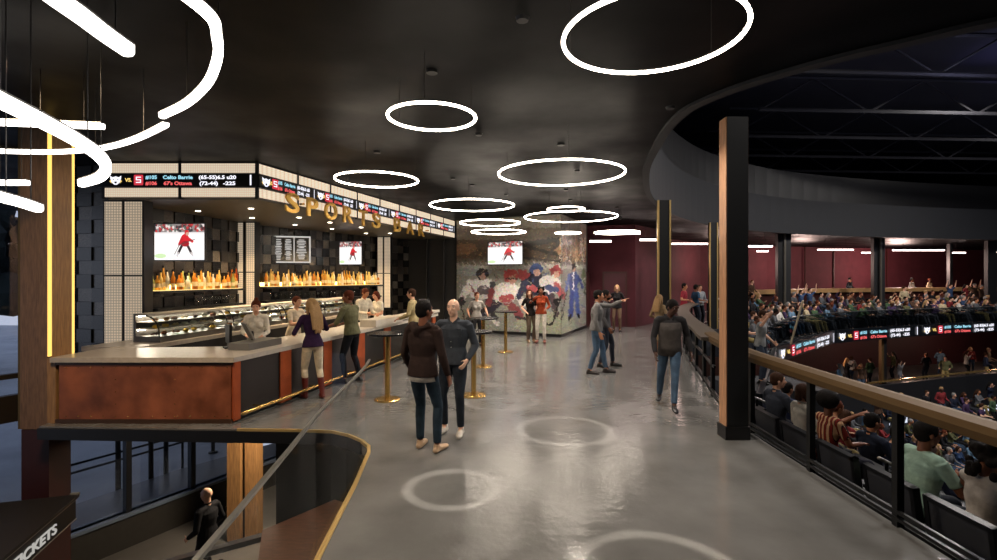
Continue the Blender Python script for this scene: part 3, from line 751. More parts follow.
def hockey_picture():
    B = (0, 0, 100, 62); a = canvas(100, 62, 'f4f2f0'); rr = random.Random(5)
    d_rect(a, B, 0, 0, 100, 14, '8a8280')
    for _ in range(110):
        d_ell(a, B, rr.uniform(0, 100), rr.uniform(0, 13), 2.2, 2.5, rr.choice(['c23034', 'd8d0cc', '3a3438', '8a2a2e', 'b83a3c', '5a6a60']))
    d_rect(a, B, 0, 14, 100, 17, 'dcd8d8')
    d_line(a, B, 56, 36, 48, 50, 5, '2a2226'); d_line(a, B, 66, 36, 74, 50, 5, '35262a'); d_line(a, B, 48, 50, 46, 55, 3.5, 'c6bdbb'); d_line(a, B, 74, 50, 77, 55, 3.5, 'c6bdbb')
    d_ell(a, B, 61, 28, 9, 11, 'cc2630', 10); d_ell(a, B, 62, 34, 8, 5, '9c1c28'); d_line(a, B, 55, 25, 50, 35, 5, 'b8222c'); d_line(a, B, 68, 25, 76, 30, 5, 'cc2630')
    d_ell(a, B, 65, 15, 4.5, 5, 'c41c28'); d_ell(a, B, 66, 17, 3, 3, 'c89a86'); d_line(a, B, 50, 36, 82, 26, 1.2, '4a3c3a'); d_line(a, B, 50, 36, 40, 53, 1.3, '4a3c3a')
    d_ell(a, B, 12, 55, 12, 4, '9ccf5a', 0, .6); d_line(a, B, 0, 48, 100, 60, .8, 'd8dcec'); d_ell(a, B, 80, 57, 8, 2, 'dfe3ee')
    return a

def tv(loc, yaw, w, h, label, art, glow=1.3, group=None):
    t = empty('television', loc, yaw, label, 'television', group)
    bm = NB(); box(bm, (-w / 2 - .02, .0, -h / 2 - .02), (w / 2 + .02, .05, h / 2 + .02)); bmesh.ops.bevel(bm, geom=bm.edges[:], offset=.006, segments=1); link('casing', bm, m_black, t)
    panel('screen', art, lambda u, v: (-w / 2 + u * w, -.004, h / 2 - v * h), mat_vcol('screen_glow_%d' % int(glow * 10), glow), t)
    bm = NB(); box(bm, (-.08, .05, -.1), (.08, .25, .1)); link('wall_bracket', bm, m_blackm, t)
    return t

# ---------------------------------------------------------------- bar counter
A0 = Vector((-6.35, 7.19)); A1 = Vector((-3.82, 7.19)); bd = Vector((BD.x, BD.y)); nL = Vector((-bd.y, bd.x))   # nL to the staff side
def run(t, off=0.): p = A1 + bd * t + nL * off; return (p.x, p.y)
BL = 8.75
br = empty('bar_counter', (A1.x, A1.y, 0), 0, 'long L-shaped bar counter with copper panels and pale stone worktop', 'bar counter')
def R2(p): return (p[0] - A1.x, p[1] - A1.y)
def run2(t, off=0.): return R2(run(t, off))
m_stone = mat('pale_stone', 'aea498', .28, noise_amt=.1, nscale=14)
m_stone2 = mat('white_stone', 'd0c8bc', .3, noise_amt=.06, nscale=12)
m_cop = mat('corten_copper', '98573a', .45, metal=.4, noise_amt=.45, nscale=2.4, rvar=.1, bump=.1, bscale=12)
m_cop2 = mat('bright_copper', 'b5562a', .4, metal=.5, noise_amt=.2, nscale=4)
m_dark = mat('dark_ribbed_panel', '191817', .4, noise_amt=.2, nscale=4, stretch=(1, 1, 12))
inn = .85
bm = NB(); prism(bm, [R2((-6.4, 7.13)), run2(-.05, -.06), run2(.95, inn), R2((-6.4, 8.08))], .88, .95); link('worktop', bm, m_stone, br)
bm = NB(); prism(bm, [run2(-.05, -.06), run2(4.45, -.06), run2(4.45, inn), run2(.95, inn)], .88, .95); link('worktop', bm, mat('stone_lit_tone', 'c0b7ab', .28, noise_amt=.08, nscale=14), br)  # same stone in a lighter tone, in place of more light here
bm = NB(); prism(bm, [run2(4.45, -.06), run2(BL, -.06), run2(BL, inn), run2(4.45, inn)], .88, .96); link('worktop', bm, m_stone2, br)
bm = NB(); prism(bm, [run2(4.35, -.1), run2(5.9, -.1), run2(5.9, .30), run2(4.35, .30)], .95, 1.11); link('raised_ledge', bm, m_stone2, br)
bm = NB(); prism(bm, [run2(5.9, -.1), run2(BL + .02, -.1), run2(BL + .02, .42), run2(5.9, .42)], 1.0, 1.07); link('raised_ledge', bm, m_stone2, br)
bm = NB(); prism(bm, [R2((-6.33, 7.25)), R2((-3.83, 7.25)), run2(BL - .05, .05), run2(BL - .05, inn - .06), run2(1.0, inn - .06), R2((-6.33, 8.0))], .02, .88); link('carcass', bm, mat('bar_carcass', '141210', .6), br)
# copper end panel with rivets and frame
bm = NB(); box(bm, (R2(A0)[0] + .04, -.01, .06), (-.02, .05, .84)); link('copper_end_panel', bm, m_cop, br)
bm = NB()
for i in range(14):
    for z in (.10, .80): ball(bm, (R2(A0)[0] + .14 + i * .178, -.012, z), .009, None, 6, 4)
for k in (.85, 1.7):
    for i in range(5): ball(bm, (R2(A0)[0] + k, -.012, .1 + i * .175), .008, None, 6, 4)
x = setp(link('rivet', bm, m_brass, br), kind='stuff')
bm = NB(); box(bm, (R2(A0)[0], -.03, 0), (.0, .06, .06)); box(bm, (R2(A0)[0], -.03, .84), (.0, .06, .88)); link('plinth_rail', bm, mat('plinth_brown', '4a3426', .4, metal=.4), br)
bm = NB(); box(bm, (R2(A0)[0] - .14, -.0, 0), (R2(A0)[0] - .02, .5, .93)); link('end_post', bm, m_wood2, br)
# front pilasters and dark panels
pil = [(.0, .12), (1.03, 1.32), (2.32, 2.6), (3.6, 3.95), (4.95, 5.3), (6.5, 6.8), (8.3, 8.6)]; last = 0
for a, b in pil:
    bm = NB(); prism(bm, [run2(a, -.03), run2(b, -.03), run2(b, .06), run2(a, .06)], .03, .88); link('copper_pilaster', bm, m_cop2, br)
for a, b in zip(pil, pil[1:]):
    bm = NB(); prism(bm, [run2(a[1], -.005), run2(b[0], -.005), run2(b[0], .055), run2(a[1], .055)], .05, .88); link('dark_panel', bm, m_dark, br)
bm = NB(); tube(bm, [(*run2(-.05, -.2), .16), (*run2(BL - .1, -.2), .16)], .025, seg=12); link('foot_rail', bm, m_brass, br)
for t in (.4, 1.8, 3.2, 4.6, 6.0, 7.4, 8.5):
    bm = NB(); tube(bm, [(*run2(t, -.2), .16), (*run2(t, -.02), .16)], .014, seg=8); link('rail_bracket', bm, m_brass, br)
# back counter under the display cases
bc = empty('back_counter', (-5.9, 8.2, 0), 0, 'low back counter carrying the glass display cases', 'counter')
bq = Vector((.17, 1)).normalized(); bn = Vector((-bq.y, bq.x)); B0 = Vector((-5.9, 8.2))
def bk2(t, o=0.): p = bq * t + bn * o; return (p.x, p.y)
bm = NB(); prism(bm, [bk2(-.1, 0), bk2(8.6, 0), bk2(8.6, .9), bk2(1.5, 1.0), bk2(-.1, 1.0)], .88, .95); link('worktop', bm, m_stone, bc)
bm = NB(); prism(bm, [bk2(.0, .06), bk2(8.5, .06), bk2(8.5, .85), bk2(0, .85)], .0, .88); link('carcass', bm, mat('bar_carcass', '141210'), bc)
# display cases with pastries
m_case = mat_glass('case_glass', 'ffffff', .2, 'eef4f4')
def display_case(t0, L_, label):
    o = B0 + bq * t0 + bn * .12
    r = empty('display_case', (o.x, o.y, .95), math.atan2(bq.y, bq.x), label, 'display case', 'pastry cases along the back counter')
    bm = NB(); box(bm, (0, 0, 0), (L_, .55, .10)); box(bm, (0, .5, .1), (L_, .55, .5)); link('case_body', bm, mat('case_grey', '5c5a57', .35, metal=.5), r)
    prof = [(.02, .10), (.03, .22), (.07, .33), (.15, .42), (.28, .47), (.5, .48)]
    vs = NB(); rows = [[vs.verts.new((x, y, z)) for y, z in prof] for x in (0, L_)]
    for k in range(len(prof) - 1): vs.faces.new((rows[0][k], rows[0][k + 1], rows[1][k + 1], rows[1][k]))
    bmesh.ops.solidify(vs, geom=vs.faces[:], thickness=.006); link('curved_glass', vs, m_case, r, True)
    for x in (0, L_):
        bm = NB(); tube(bm, [(x, y, z) for y, z in prof], .012, seg=6); link('end_frame', bm, m_blackm, r)
    bm = NB(); box(bm, (0, .1, .46), (L_, .54, .50)); link('top_shelf', bm, mat('case_top', 'b8b4ae', .3), r)
    for z in (.22, .34):
        bm = NB(); box(bm, (.02, .12 + (z - .2) * .6, z), (L_ - .02, .5, z + .012)); link('inner_shelf', bm, mat('shelf_white', 'ece8e0', .3), r)
    bm = NB(); box(bm, (.03, .44, .445), (L_ - .03, .47, .46)); box(bm, (.03, .47, .20), (L_ - .03, .49, .215)); link('added_case_strip', bm, mat_glow('added_case_glow', 'fff0d8', 45), r)  # glowing strips added to brighten the inside of the case
    return o
rr = random.Random(11)
caseinfo = [(.55, 1.7, 'curved glass pastry case nearest the tall perforated panel'), (2.45, 1.7, 'curved glass pastry case behind the register woman'), (4.35, 1.7, 'curved glass pastry case behind the woman in cream blouse'), (6.25, 1.8, 'farthest curved glass pastry case')]
pm = [mat('pastry_%d' % i, c, .7, noise_amt=.2, nscale=30) for i, c in enumerate(('c98a45', '8a4a22', 'e8cf9a', '3a2216', 'd8b040', 'efe6d4'))]
for t0, L_, lb in caseinfo:
    o = display_case(t0, L_, lb)
    nmx = 0
    for z in (.10, .235, .355):
        for k in range(7):
            q = o + bq * (.15 + k * (L_ - .3) / 6) + bn * (.26 + rr.uniform(-.03, .03)); bm = NB()
            kind = rr.choice(('bun', 'cake', 'croissant'))
            if kind == 'bun': ball(bm, (0, 0, .028), (.06, .05, .035), None, 10, 7)
            elif kind == 'cake': lathe(bm, [(.055, 0), (.055, .05), (.04, .055)], 14)
            else: tube(bm, [(-.06, .02, .02), (-.03, -.01, .03), (.03, -.01, .03), (.06, .02, .02)], [.012, .028, .028, .012], seg=8)
            c = rr.randrange(6)
            ob = link({'bun': 'bread_roll', 'cake': 'small_cake', 'croissant': 'croissant'}[kind], bm, pm[c], None, True, (q.x, q.y, .95 + z + .001), rr.uniform(0, 3))
            setp(ob, {'bun': 'baked roll', 'cake': 'little round cake', 'croissant': 'croissant'}[kind] + ' in the ' + lb, 'pastry', 'pastries in the ' + lb)

# ---------------------------------------------------------------- bar walls
SOF = 3.59
W1, W2, W3, W4, W5, W6 = Vector((-7.55, 10.5)), Vector((-7.05, 13.4)), Vector((-7.0, 14.3)), Vector((-4.45, 18.8)), Vector((-3.6, 19.9)), Vector((-1.62, 19.6))
m_tile = mat('slate_tile_base', '1b1a1a', .3)
TM = [mat('tile_%d' % i, c, r_, noise_amt=.3, nscale=20, stretch=(1, 1, 4), bump=.1, bscale=30) for i, (c, r_) in enumerate((('141313', .25), ('221f1e', .3), ('3c3834', .2), ('605a54', .22)))]
def tile_wall(name, a, b, z0, z1, size=.26, seed=1):
    rr = random.Random(seed); d = (b - a); L_ = d.length; d.normalize(); n = Vector((d.y, -d.x))
    bm = NB(); obox(bm, a, b, .1, z0, z1, 4, side=.06)
    nx = int(L_ / size); nz = int((z1 - z0) / size)
    for i in range(nx):
        for j in range(nz):
            p = a + d * (i + .5) * L_ / nx; w = L_ / nx * .49; prj = .012 + .03 * ((i + j) % 2) + rr.uniform(0, .01)
            mi = rr.choice((0, 0, 1)) if (i + j) % 2 else rr.choice((1, 2, 2, 3))
            q = p - d * w; e = p + d * w; hz = (z1 - z0) / nz
            prism(bm, [tuple(q), tuple(e), tuple(e + n * prj), tuple(q + n * prj)], z0 + j * hz + .004, z0 + (j + 1) * hz - .004, mi)
    bmesh.ops.recalc_face_normals(bm, faces=bm.faces[:])
    return struct(name, bm, TM + [m_tile])
tile_wall('wall_bar_left', W1, W2, 0, SOF, .27, 1); tile_wall('wall_bar_step', W2, W3, 0, SOF, .27, 2)
tile_wall('wall_bar_back', W3, W4, 0, SOF, .27, 3); tile_wall('wall_bar_right', W4, W5, 0, SOF, .27, 4)
bm = NB(); obox(bm, W5, W6, .1, 0, CEIL, side=.06); struct('wall_bar_end', bm, mat('matt_black_wall', '1c1c1e', .55))
for i, px in enumerate((427, 444)):
    p = at(px, 300, 19.65); bm = NB(); box(bm, (p.x - .03, 19.5, 0), (p.x + .03, 19.75, SOF + .5)); struct('trim_%d' % (20 + i), bm, m_black)
tile_wall('wall_bar_return', Vector((-8.35, 9.95)), Vector((-7.6, 9.75)), 0, CEIL, .26, 5)
bm = NB(); obox(bm, (-8.6, 9.9), (-8.35, 9.95), .05, 0, CEIL); struct('trim_4', bm, mat('blue_black_glass', '0f141c', .15))

# perforated lit panels: backlit sheet with hexagonal holes pattern
def perforated(name='perforated_panel_lit', strength=1.0, sc=18, low=.5):
    if name in _M: return _M[name]
    m = bpy.data.materials.new(name); m.use_nodes = True; nt = m.node_tree; b = nt.nodes['Principled BSDF']
    tc = nt.nodes.new('ShaderNodeTexCoord'); mp = nt.nodes.new('ShaderNodeMapping'); mp.inputs['Scale'].default_value = (sc, sc, sc)
    v = nt.nodes.new('ShaderNodeTexVoronoi'); v.inputs['Randomness'].default_value = .0; v.inputs['Scale'].default_value = 1.6
    nt.links.new(tc.outputs['Object'], mp.inputs[0]); nt.links.new(mp.outputs[0], v.inputs['Vector'])
    r = nt.nodes.new('ShaderNodeMapRange'); r.inputs[1].default_value = .40; r.inputs[2].default_value = .52; r.inputs[3].default_value = 1.; r.inputs[4].default_value = low
    nt.links.new(v.outputs['Distance'], r.inputs[0])
    mul = nt.nodes.new('ShaderNodeMath'); mul.operation = 'MULTIPLY'; mul.inputs[1].default_value = strength; nt.links.new(r.outputs[0], mul.inputs[0])
    b.inputs['Base Color'].default_value = (*lin('b8ab98'), 1); b.inputs['Emission Color'].default_value = (*lin('ffe9cc'), 1)
    nt.links.new(mul.outputs[0], b.inputs['Emission Strength']); _M[name] = m; return m
m_perf = perforated(strength=1.0); m_perf2 = perforated('perforated_column_lit', .5, 12, .3)
def panel_column(px0, px1, Y, splits, z0, z1, label, yaw=0):
    a = at(px0, 300, Y); b = at(px1, 300, Y); w = b.x - a.x
    t = empty('panel_column', ((a.x + b.x) / 2, Y, 0), yaw, label, 'column', 'columns of perforated lit panels at the bar')
    bm = NB(); box(bm, (-w / 2, .0, z0), (w / 2, .25, z1)); link('black_frame', bm, m_black, t)
    for f0, f1 in splits:
        for zz0, zz1 in ((z0 + .03, z0 + (z1 - z0) * .48), (z0 + (z1 - z0) * .49, z1 - .03)):
            bm = NB(); box(bm, (-w / 2 + f0 * w, -.015, zz0), (-w / 2 + f1 * w, .0, zz1)); link('perforated_panel', bm, m_perf2, t)
    return t
panel_column(103, 144, 9.7, ((.05, .46), (.54, .95)), .75, SOF, 'pair of tall perforated panels at the left end of the bar')
panel_column(236.5, 255.5, 13.5, ((.06, .34), (.52, .94)), .95, SOF, 'slim pair of lit panels between the two bottle shelves')
panel_column(377, 391, 18.4, ((.06, .4), (.52, .94)), .95, SOF, 'lit panel pair at the far end of the long bottle shelf')

# ---------------------------------------------------------------- soffit with ticker
S0 = Vector((-7.55, 9.57)); S1 = Vector((-4.62, 9.57)); S2 = S1 + Vector((.293, 1)) * 9.9
sf = empty('bar_canopy', (S1.x, S1.y, SOF), 0, 'illuminated bar canopy with perforated panels above the counter', 'canopy')
def R3(p): return (p[0] - S1.x, p[1] - S1.y)
H = CEIL - SOF
sd = (S2 - S1).normalized(); sn = Vector((-sd.y, sd.x))
bm = NB(); prism(bm, [R3(S0), R3(S1), R3(S2), (R3(S2)[0] - 1.2, R3(S2)[1] + .5), R3(W4 + Vector((.3, 1))), R3(W3 + Vector((-.2, .3))), R3(W1 + Vector((-.4, 0)))], .06, H - .01, 0)
link('canopy_body', bm, m_black, sf)
bm = NB(); prism(bm, [R3(S0 + Vector((.05, .04))), R3(S1 + Vector((-.03, .04))), R3(S2 + Vector((-.1, 0))), R3(W5), R3(W4), R3(W3), R3(W2), R3(W1), R3(W1 + Vector((-.2, -.3)))], .0, .06); link('canopy_underside', bm, mat('canopy_soffit', '4a443e', .5, noise_amt=.1), sf)
def face_panels(a, b, nseg, tag):
    d = (b - a).normalized(); n = Vector((d.y, -d.x)); L_ = (b - a).length
    for i in range(nseg):
        p = a + d * (L_ * i / nseg + .03); q = a + d * (L_ * (i + 1) / nseg - .03)
        for z0, z1 in ((.04, .21), (.50, H - .03)):
            bm = NB(); obox(bm, R3(p), R3(q), .02, z0, z1, side=-.012); link('perforated_panel', bm, m_perf, sf)
    for i in range(nseg + 1):
        p = a + d * (L_ * i / nseg); bm = NB(); obox(bm, R3(p - d * .03), R3(p + d * .03), .05, .0, H - .01, side=-.0); link('black_divider', bm, m_black, sf)
face_panels(S0, S1, 2, ''); face_panels(S1, S2, 9, '')

# ticker: logo, versus, emblem, two lines of writing
GW, GC, GR, GY = mat_glow('led_white', 'f4f4ff', 1.3), mat_glow('led_cyan', '9fdcf0', 1.1), mat_glow('led_red', 'ff6a6a', 1.0), mat_glow('led_gold', 'ffd97a', 1.1)
GRD = mat_glow('led_crimson', 'd03a48', 1.0); m_led = mat('led_board', '080c12', .3)
def flat(bm, pts, z=0., mi=0):
    f = bm.faces.new([bm.verts.new((p[0], p[1], z)) for p in pts]); f.material_index = mi; return f
def ticker_unit(parent, org, d, L_, h):
    """writing of one repeat; org is the lower left corner on the face of the band, relative to parent"""
    M = facing(org, d) ; z = .004
    bm = NB(); cx, cy, r = L_ * .075, h * .5, h * .36
    pts = [(-1, .9), (-.55, .55), (0, .75), (.55, .55), (1, .9), (.9, .1), (.7, -.5), (.25, -.95), (-.25, -.95), (-.7, -.5), (-.9, .1)]
    flat(bm, [(cx + x * r * 1.15, cy + y * r) for x, y in pts], z, 0)
    for q in (-1, 1):
        flat(bm, [(cx + q * r * .3, cy + r * .15), (cx + q * r * .62, cy + r * .3), (cx + q * r * .5, cy - r * .05)], z * 1.5, 1)
    flat(bm, [(cx - r * .28, cy - r * .3), (cx + r * .28, cy - r * .3), (cx + r * .2, cy - r * .7), (cx - r * .2, cy - r * .7)], z * 1.5, 1)
    flat(bm, [(cx - r * 1.3, cy - r * .2), (cx - r * .95, cy + .0), (cx - r * .85, cy - r * .7)], z, 2)
    flat(bm, [(cx + r * 1.3, cy - r * .2), (cx + r * .95, cy + .0), (cx + r * .85, cy - r * .7)], z, 2)
    o = link('team_logo', bm, [GW, m_led, GY], parent); o.matrix_basis = M
    bm = NB(); cx = L_ * .225; r = h * .38
    flat(bm, [(cx - r * .9, cy - r * .8), (cx - r * .8, cy - r), (cx + r * .8, cy - r), (cx + r * .9, cy - r * .8), (cx + r * .9, cy + r * .8), (cx + r * .8, cy + r), (cx - r * .8, cy + r), (cx - r * .9, cy + r * .8)], z, 0)
    for k in range(3):
        y = cy + r * (.55 - .5 * k); flat(bm, [(cx - r * .5, y - r * .1), (cx + r * .5, y - r * .1), (cx + r * .5, y + r * .08), (cx - r * .5, y + r * .08)], z * 1.5, 1)
    flat(bm, [(cx - r * .5, cy), (cx - r * .3, cy), (cx - r * .3, cy + r * .5), (cx - r * .5, cy + r * .5)], z * 1.5, 1); flat(bm, [(cx + r * .3, cy - r * .45), (cx + r * .5, cy - r * .45), (cx + r * .5, cy + .0), (cx + r * .3, cy)], z * 1.5, 1)
    o = link('team_emblem', bm, [GRD, GW], parent); o.matrix_basis = M
    for s, fx, w, fy, m_ in (('VS.', .135, .045, .38, GY), ('#105', .27, .075, .58, GC), ('#106', .27, .075, .14, GR), ('Celto Barrie', .385, .195, .58, GC), ('67\'s Ottawa', .39, .185, .14, GR),
                            ('(65-55)6.5 u20', .62, .245, .58, GW), ('(72-44)', .625, .12, .14, GW), ('-225', .78, .08, .14, GW)):
        Mt = M @ Matrix.Translation((L_ * fx, h * fy, z)); text(s, h * .36, m_, 'lettering', parent, Mt, .001, width=L_ * w, bold=h * .012)
    bm = NB(); flat(bm, [(L_ * .955, h * .12), (L_ * .965, h * .12), (L_ * .965, h * .88), (L_ * .955, h * .88)], z); o = link('divider_mark', bm, GW, parent); o.matrix_basis = M
TB0, TB1 = .225, .485
tb = empty('ticker_display', (S1.x, S1.y, SOF), 0, 'dark scrolling score ticker around the bar canopy', 'ticker display')
bm = NB(); obox(bm, R3(S0 - Vector((.1, 0))), R3(S1), .06, TB0, TB1, side=-.02); obox(bm, R3(S1), R3(S2), .06, TB0, TB1, side=-.02); link('led_band', bm, m_led, tb)
ticker_unit(tb, (R3(S0)[0] + .05, -.055, TB0), (1, 0, 0), 2.9, TB1 - TB0)
n = Vector((sd.y, -sd.x))
for i in range(6):
    p = S1 + sd * (.05 + i * 1.7) + n * .055; ticker_unit(tb, (*R3(p), TB0), (sd.x, sd.y, 0), 1.66, TB1 - TB0)
# gold letters
sg = empty('bar_sign', (S1.x, S1.y, SOF), 0, 'gold SPORTS BAR letters standing off the canopy edge', 'sign')
for ch, t, lw in zip('SPORTSBAR', (.82, 1.45, 2.1, 2.78, 3.45, 4.08, 5.25, 6.05, 6.85), (.42, .38, .48, .42, .38, .42, .42, .48, .42)):
    p = S1 + sd * t * 1.033 + n * .12; text(ch, .56, mat('gold_letter', 'e8b85a', .32, metal=.55), 'sign_letter', sg, facing((*R3(p - sd * lw / 2), -.15), (sd.x, sd.y, 0)), .02, width=lw, bold=.012)
bm = NB(); 
for t in (1.2, 4.4, 7.6):
    bm = NB(); q = S1 + sd * t; obox(bm, R3(q), R3(q + n * .14), .02, .05, .09); link('sign_bracket', bm, m_brass, sg)
sg_l = mat_glow('sign_bulb', 'ffc96a', 1)
# downlights under the canopy
DL = [(198, 210.5, 10.3), (251, 208, 10.0), (252, 217.5, 11.8), (299, 217, 11.8), (295, 224.5, 13.4), (330, 222, 13), (332, 228.5, 14.8), (361, 227, 15), (366, 233, 17), (390, 233, 17)]
for px, py, Y in DL:
    Y = (SOF - EYE) * FPX / (HY - py) ; p = at(px, py, Y)
    t = empty('downlight', (p.x, p.y, SOF), 0, 'small round recessed downlight in the bar canopy', 'downlight', 'recessed downlights over the bar')
    bm = NB(); lathe(bm, [(.075, -.012), (.075, 0)], 20); link('rim', bm, mat('rim_white', 'b0aca4', .4), t)
    bm = NB(); lathe(bm, [(.055, -.018), (.055, -.011)], 20); link('lamp_disc', bm, mat_glow('downlight_glow', 'fff0d8', 12), t)
    light('SPOT', 'downlight_beam', (p.x, p.y, SOF - .03), 300, 'ffdcaa', .05, (0, 0, 0), 115, .6)

# ---------------------------------------------------------------- shelves and bottles
def shelf(a, b, z, label, dep=.34, lit=True):
    d = (b - a).normalized(); n = Vector((d.y, -d.x)); c = (a + b) / 2
    t = empty('bottle_shelf', (c.x, c.y, z), 0, label, 'shelf')
    bm = NB(); obox(bm, a - c, b - c, dep, -.05, 0, side=-dep / 2 - .03); link('shelf_board', bm, m_black, t)
    if lit:
        bm = NB(); obox(bm, a - c, b - c, dep - .14, 0.0, .012, side=-dep / 2 + .01); link('lit_top', bm, mat_glow('shelf_glow', 'ffd890', 1.6), t)
        bm = NB(); obox(bm, a - c, b - c, .02, .02, .12, side=-.05); link('back_light', bm, mat_glow('shelf_back_glow', 'ffcc70', 9.0), t)
    return d, n
ZS = 1.80
sh = [(W1 + Vector((.02, .15)), W2 + Vector((-.02, -.1)), ZS, 'lit bottle shelf left of the slim lit panels'), (W3 + Vector((.1, .1)), W4 - Vector((.05, .1)), ZS + .02, 'long lit bottle shelf under the menu board')]
BC = {'amber': 'e8a84a', 'gold': 'f8d884', 'red': 'b85028', 'clear': 'fbf4e4', 'green': 'b4bc70', 'orange': 'e08c38'}
def mbottle(k):
    n_ = 'bottle_glass_' + k
    if n_ in _M: return _M[n_]
    m = mat(n_, BC[k], .12, spec=.6); b = m.node_tree.nodes['Principled BSDF']
    b.inputs['Transmission Weight'].default_value = .35; b.inputs['IOR'].default_value = 1.1
    return m
protos = {}
def bottle_proto(kind):
    bm = NB(); prof = {0: [(.036, 0), (.038, .02), (.038, .17), (.03, .21), (.013, .25), (.013, .31)], 1: [(.045, 0), (.046, .14), (.036, .175), (.014, .20), (.014, .26)], 2: [(.033, 0), (.034, .22), (.016, .27), (.012, .34)]}[kind]
    lathe(bm, prof, 12); h_ = prof[-1][1]
    b = link('bottle', bm, mbottle('amber'), None, True)
    bm = NB(); lathe(bm, [(.016, h_), (.016, h_ + .035)], 10); link('bottle_cap', bm, m_black, b)
    bm = NB(); r_ = prof[1][0] + .001; lathe(bm, [(r_, .05), (r_, .12)], 12, cap=False); link('bottle_label', bm, mat('label_paper', 'd8c8a0', .7), b)
    b.material_slots[0].link = 'OBJECT'; return b
bp = [bottle_proto(k) for k in range(3)]
rr = random.Random(4); first = [True] * 3
for si, (a, b, z, lb) in enumerate(sh):
    d, n_ = shelf(a, b, z, lb); L_ = (b - a).length; N = 30 if si == 0 else 60
    for i in range(N):
        for row in (0,):
            p = a + d * (L_ * (i + .5) / N + rr.uniform(-.02, .02)) + n_ * (.03 + .17 + rr.uniform(-.07, .07)); k = rr.randrange(3); c = rr.choice(('amber', 'gold', 'gold', 'orange', 'amber', 'clear', 'red', 'green') if si == 0 else ('gold', 'gold', 'gold', 'amber', 'clear', 'orange'))
            o = bp[k] if first[k] else copy_tree(bp[k]); first[k] = False
            o.location = (p.x, p.y, z + .013); o.scale = (1.25, 1.25, rr.uniform(1.15, 1.5)); o.material_slots[0].link = 'OBJECT'; o.material_slots[0].material = mbottle(c)
            setp(o, '%s spirit bottle on the %s' % ({'clear': 'clear glass', 'gold': 'golden', 'amber': 'amber', 'red': 'dark red', 'green': 'greenish', 'orange': 'orange'}[c], lb.replace('lit ', 'backlit ')), 'bottle', 'bottles on the ' + lb)
# glass shelf with wine glasses
mgl = mat_glass('wine_glass', 'ffffff', .6, 'e8eeee')
def glass_proto():
    bm = NB(); lathe(bm, [(.032, 0), (.006, .008), (.005, .08), (.03, .11), (.036, .15), (.03, .19)], 12, cap=False); return link('wine_glass', bm, mgl, None, True)
gp = glass_proto(); fg = True
for si, (a, b, z, lb) in enumerate(sh):
    d, n_ = shelf(a, b, 1.42, 'dark glassware shelf below the ' + lb, .3, False)
    L_ = (b - a).length
    for i in range(16 if si == 0 else 20):
        u = .45 + .5 * i / 16 if si == 0 else .05 + .7 * i / 20
        p = a + d * L_ * u + n_ * .18; o = gp if fg else gp.copy()
        if not fg: COL.objects.link(o)
        fg = False; o.location = (p.x, p.y, 1.421); setp(o, 'stemmed glass on dark shelf below the ' + lb.replace(' left of the slim lit panels', ' by slim panels').replace(' under the menu board', ''), 'wine glass', 'wine glasses below the ' + lb)

# screens
art = hockey_picture()
p = at(178, 242, 10.6); tv((p.x + .03, p.y, p.z), -.06, 1.10, .76, 'large television with red-shirted skater left of the bar columns', art, 1.25)
p = at(350.5, 253, 16.4); tv((p.x, p.y, p.z), -.25, .80, .74, 'television above the far end of the long bottle shelf', art, 1.25)
# menu board
p = at(291.5, 249.5, 15.0); mb = empty('menu_board', (p.x, p.y, p.z), .25, 'black menu board with white frame above the bottle shelf', 'menu board')
bm = NB(); box(bm, (-.54, 0, -.40), (.54, .05, .40)); link('board', bm, mat('chalk_black', '5a5956', .6), mb)
bm = NB()
for x0, x1, z0, z1 in ((-.54, -.50, -.4, .4), (.50, .54, -.4, .4), (-.54, .54, .36, .4), (-.54, .54, -.4, -.36), (.06, .085, -.4, .4)): box(bm, (x0, -.012, z0), (x1, .0, z1))
link('white_frame', bm, mat_glow('menu_white', 'e4e0da', .8), mb)
bm = NB(); r2 = random.Random(9)
for cx_, w_ in ((-.36, .2), (-.09, .2), (.28, .3)):
    z = .3
    while z > -.3:
        ww = w_ * r2.uniform(.5, 1); box(bm, (cx_ - ww / 2, -.008, z - .022), (cx_ + ww / 2, -.001, z)); z -= r2.choice((.045, .06, .05))
    for q in range(3): lathe(bm, [(.05, -.004), (.05, .004)], 10, (cx_ + r2.uniform(-.06, .06), -.004, r2.uniform(-.2, .2)))
link('chalk_marks', bm, mat_glow('menu_chalk', 'e4e0da', .8), mb)

# register and things on the counter
def on_run(t, o): return A1 + bd * t + nL * o
p = on_run(1.0, .38); rg = empty('cash_register', (p.x, p.y, .95), math.atan2(bd.y, bd.x) , 'grey cash register with tilted screen on the counter', 'cash register')
bm = NB(); box(bm, (-.42, -.18, 0), (.38, .2, .11)); bmesh.ops.bevel(bm, geom=bm.edges[:], offset=.01, segments=1); link('cash_drawer', bm, mat('register_grey', '6a6864', .4), rg)
bm = NB(); box(bm, (-.18, -.01, 0), (.18, .01, .30), Matrix.Translation((-.02, .08, .13)) @ Matrix.Rotation(.9, 4, 'Z') @ Matrix.Rotation(-.45, 4, 'X')); link('touch_screen', bm, mat('screen_back', '8c8a86', .35), rg)
bm = NB(); tube(bm, [(0, .08, .1), (0, .1, .24)], .025, seg=8); link('stand', bm, m_black, rg)
p = on_run(.78, .74); bm = NB(); box(bm, (-.17, -.02, .08), (.17, .02, .38)); box(bm, (-.1, -.07, 0), (.1, .07, .02)); box(bm, (-.03, -.02, 0), (.03, .02, .1))
setp(link('monitor', bm, m_black, None, False, (p.x, p.y, .95), -.9), 'black point of sale monitor left of the register woman', 'monitor')
p = on_run(8.3, .2); bm = NB(); box(bm, (-.17, -.02, .1), (.17, .02, .36), Matrix.Rotation(-.3, 4, 'X')); box(bm, (-.1, -.06, 0), (.1, .06, .02)); box(bm, (-.02, -.02, 0), (.02, .02, .15))
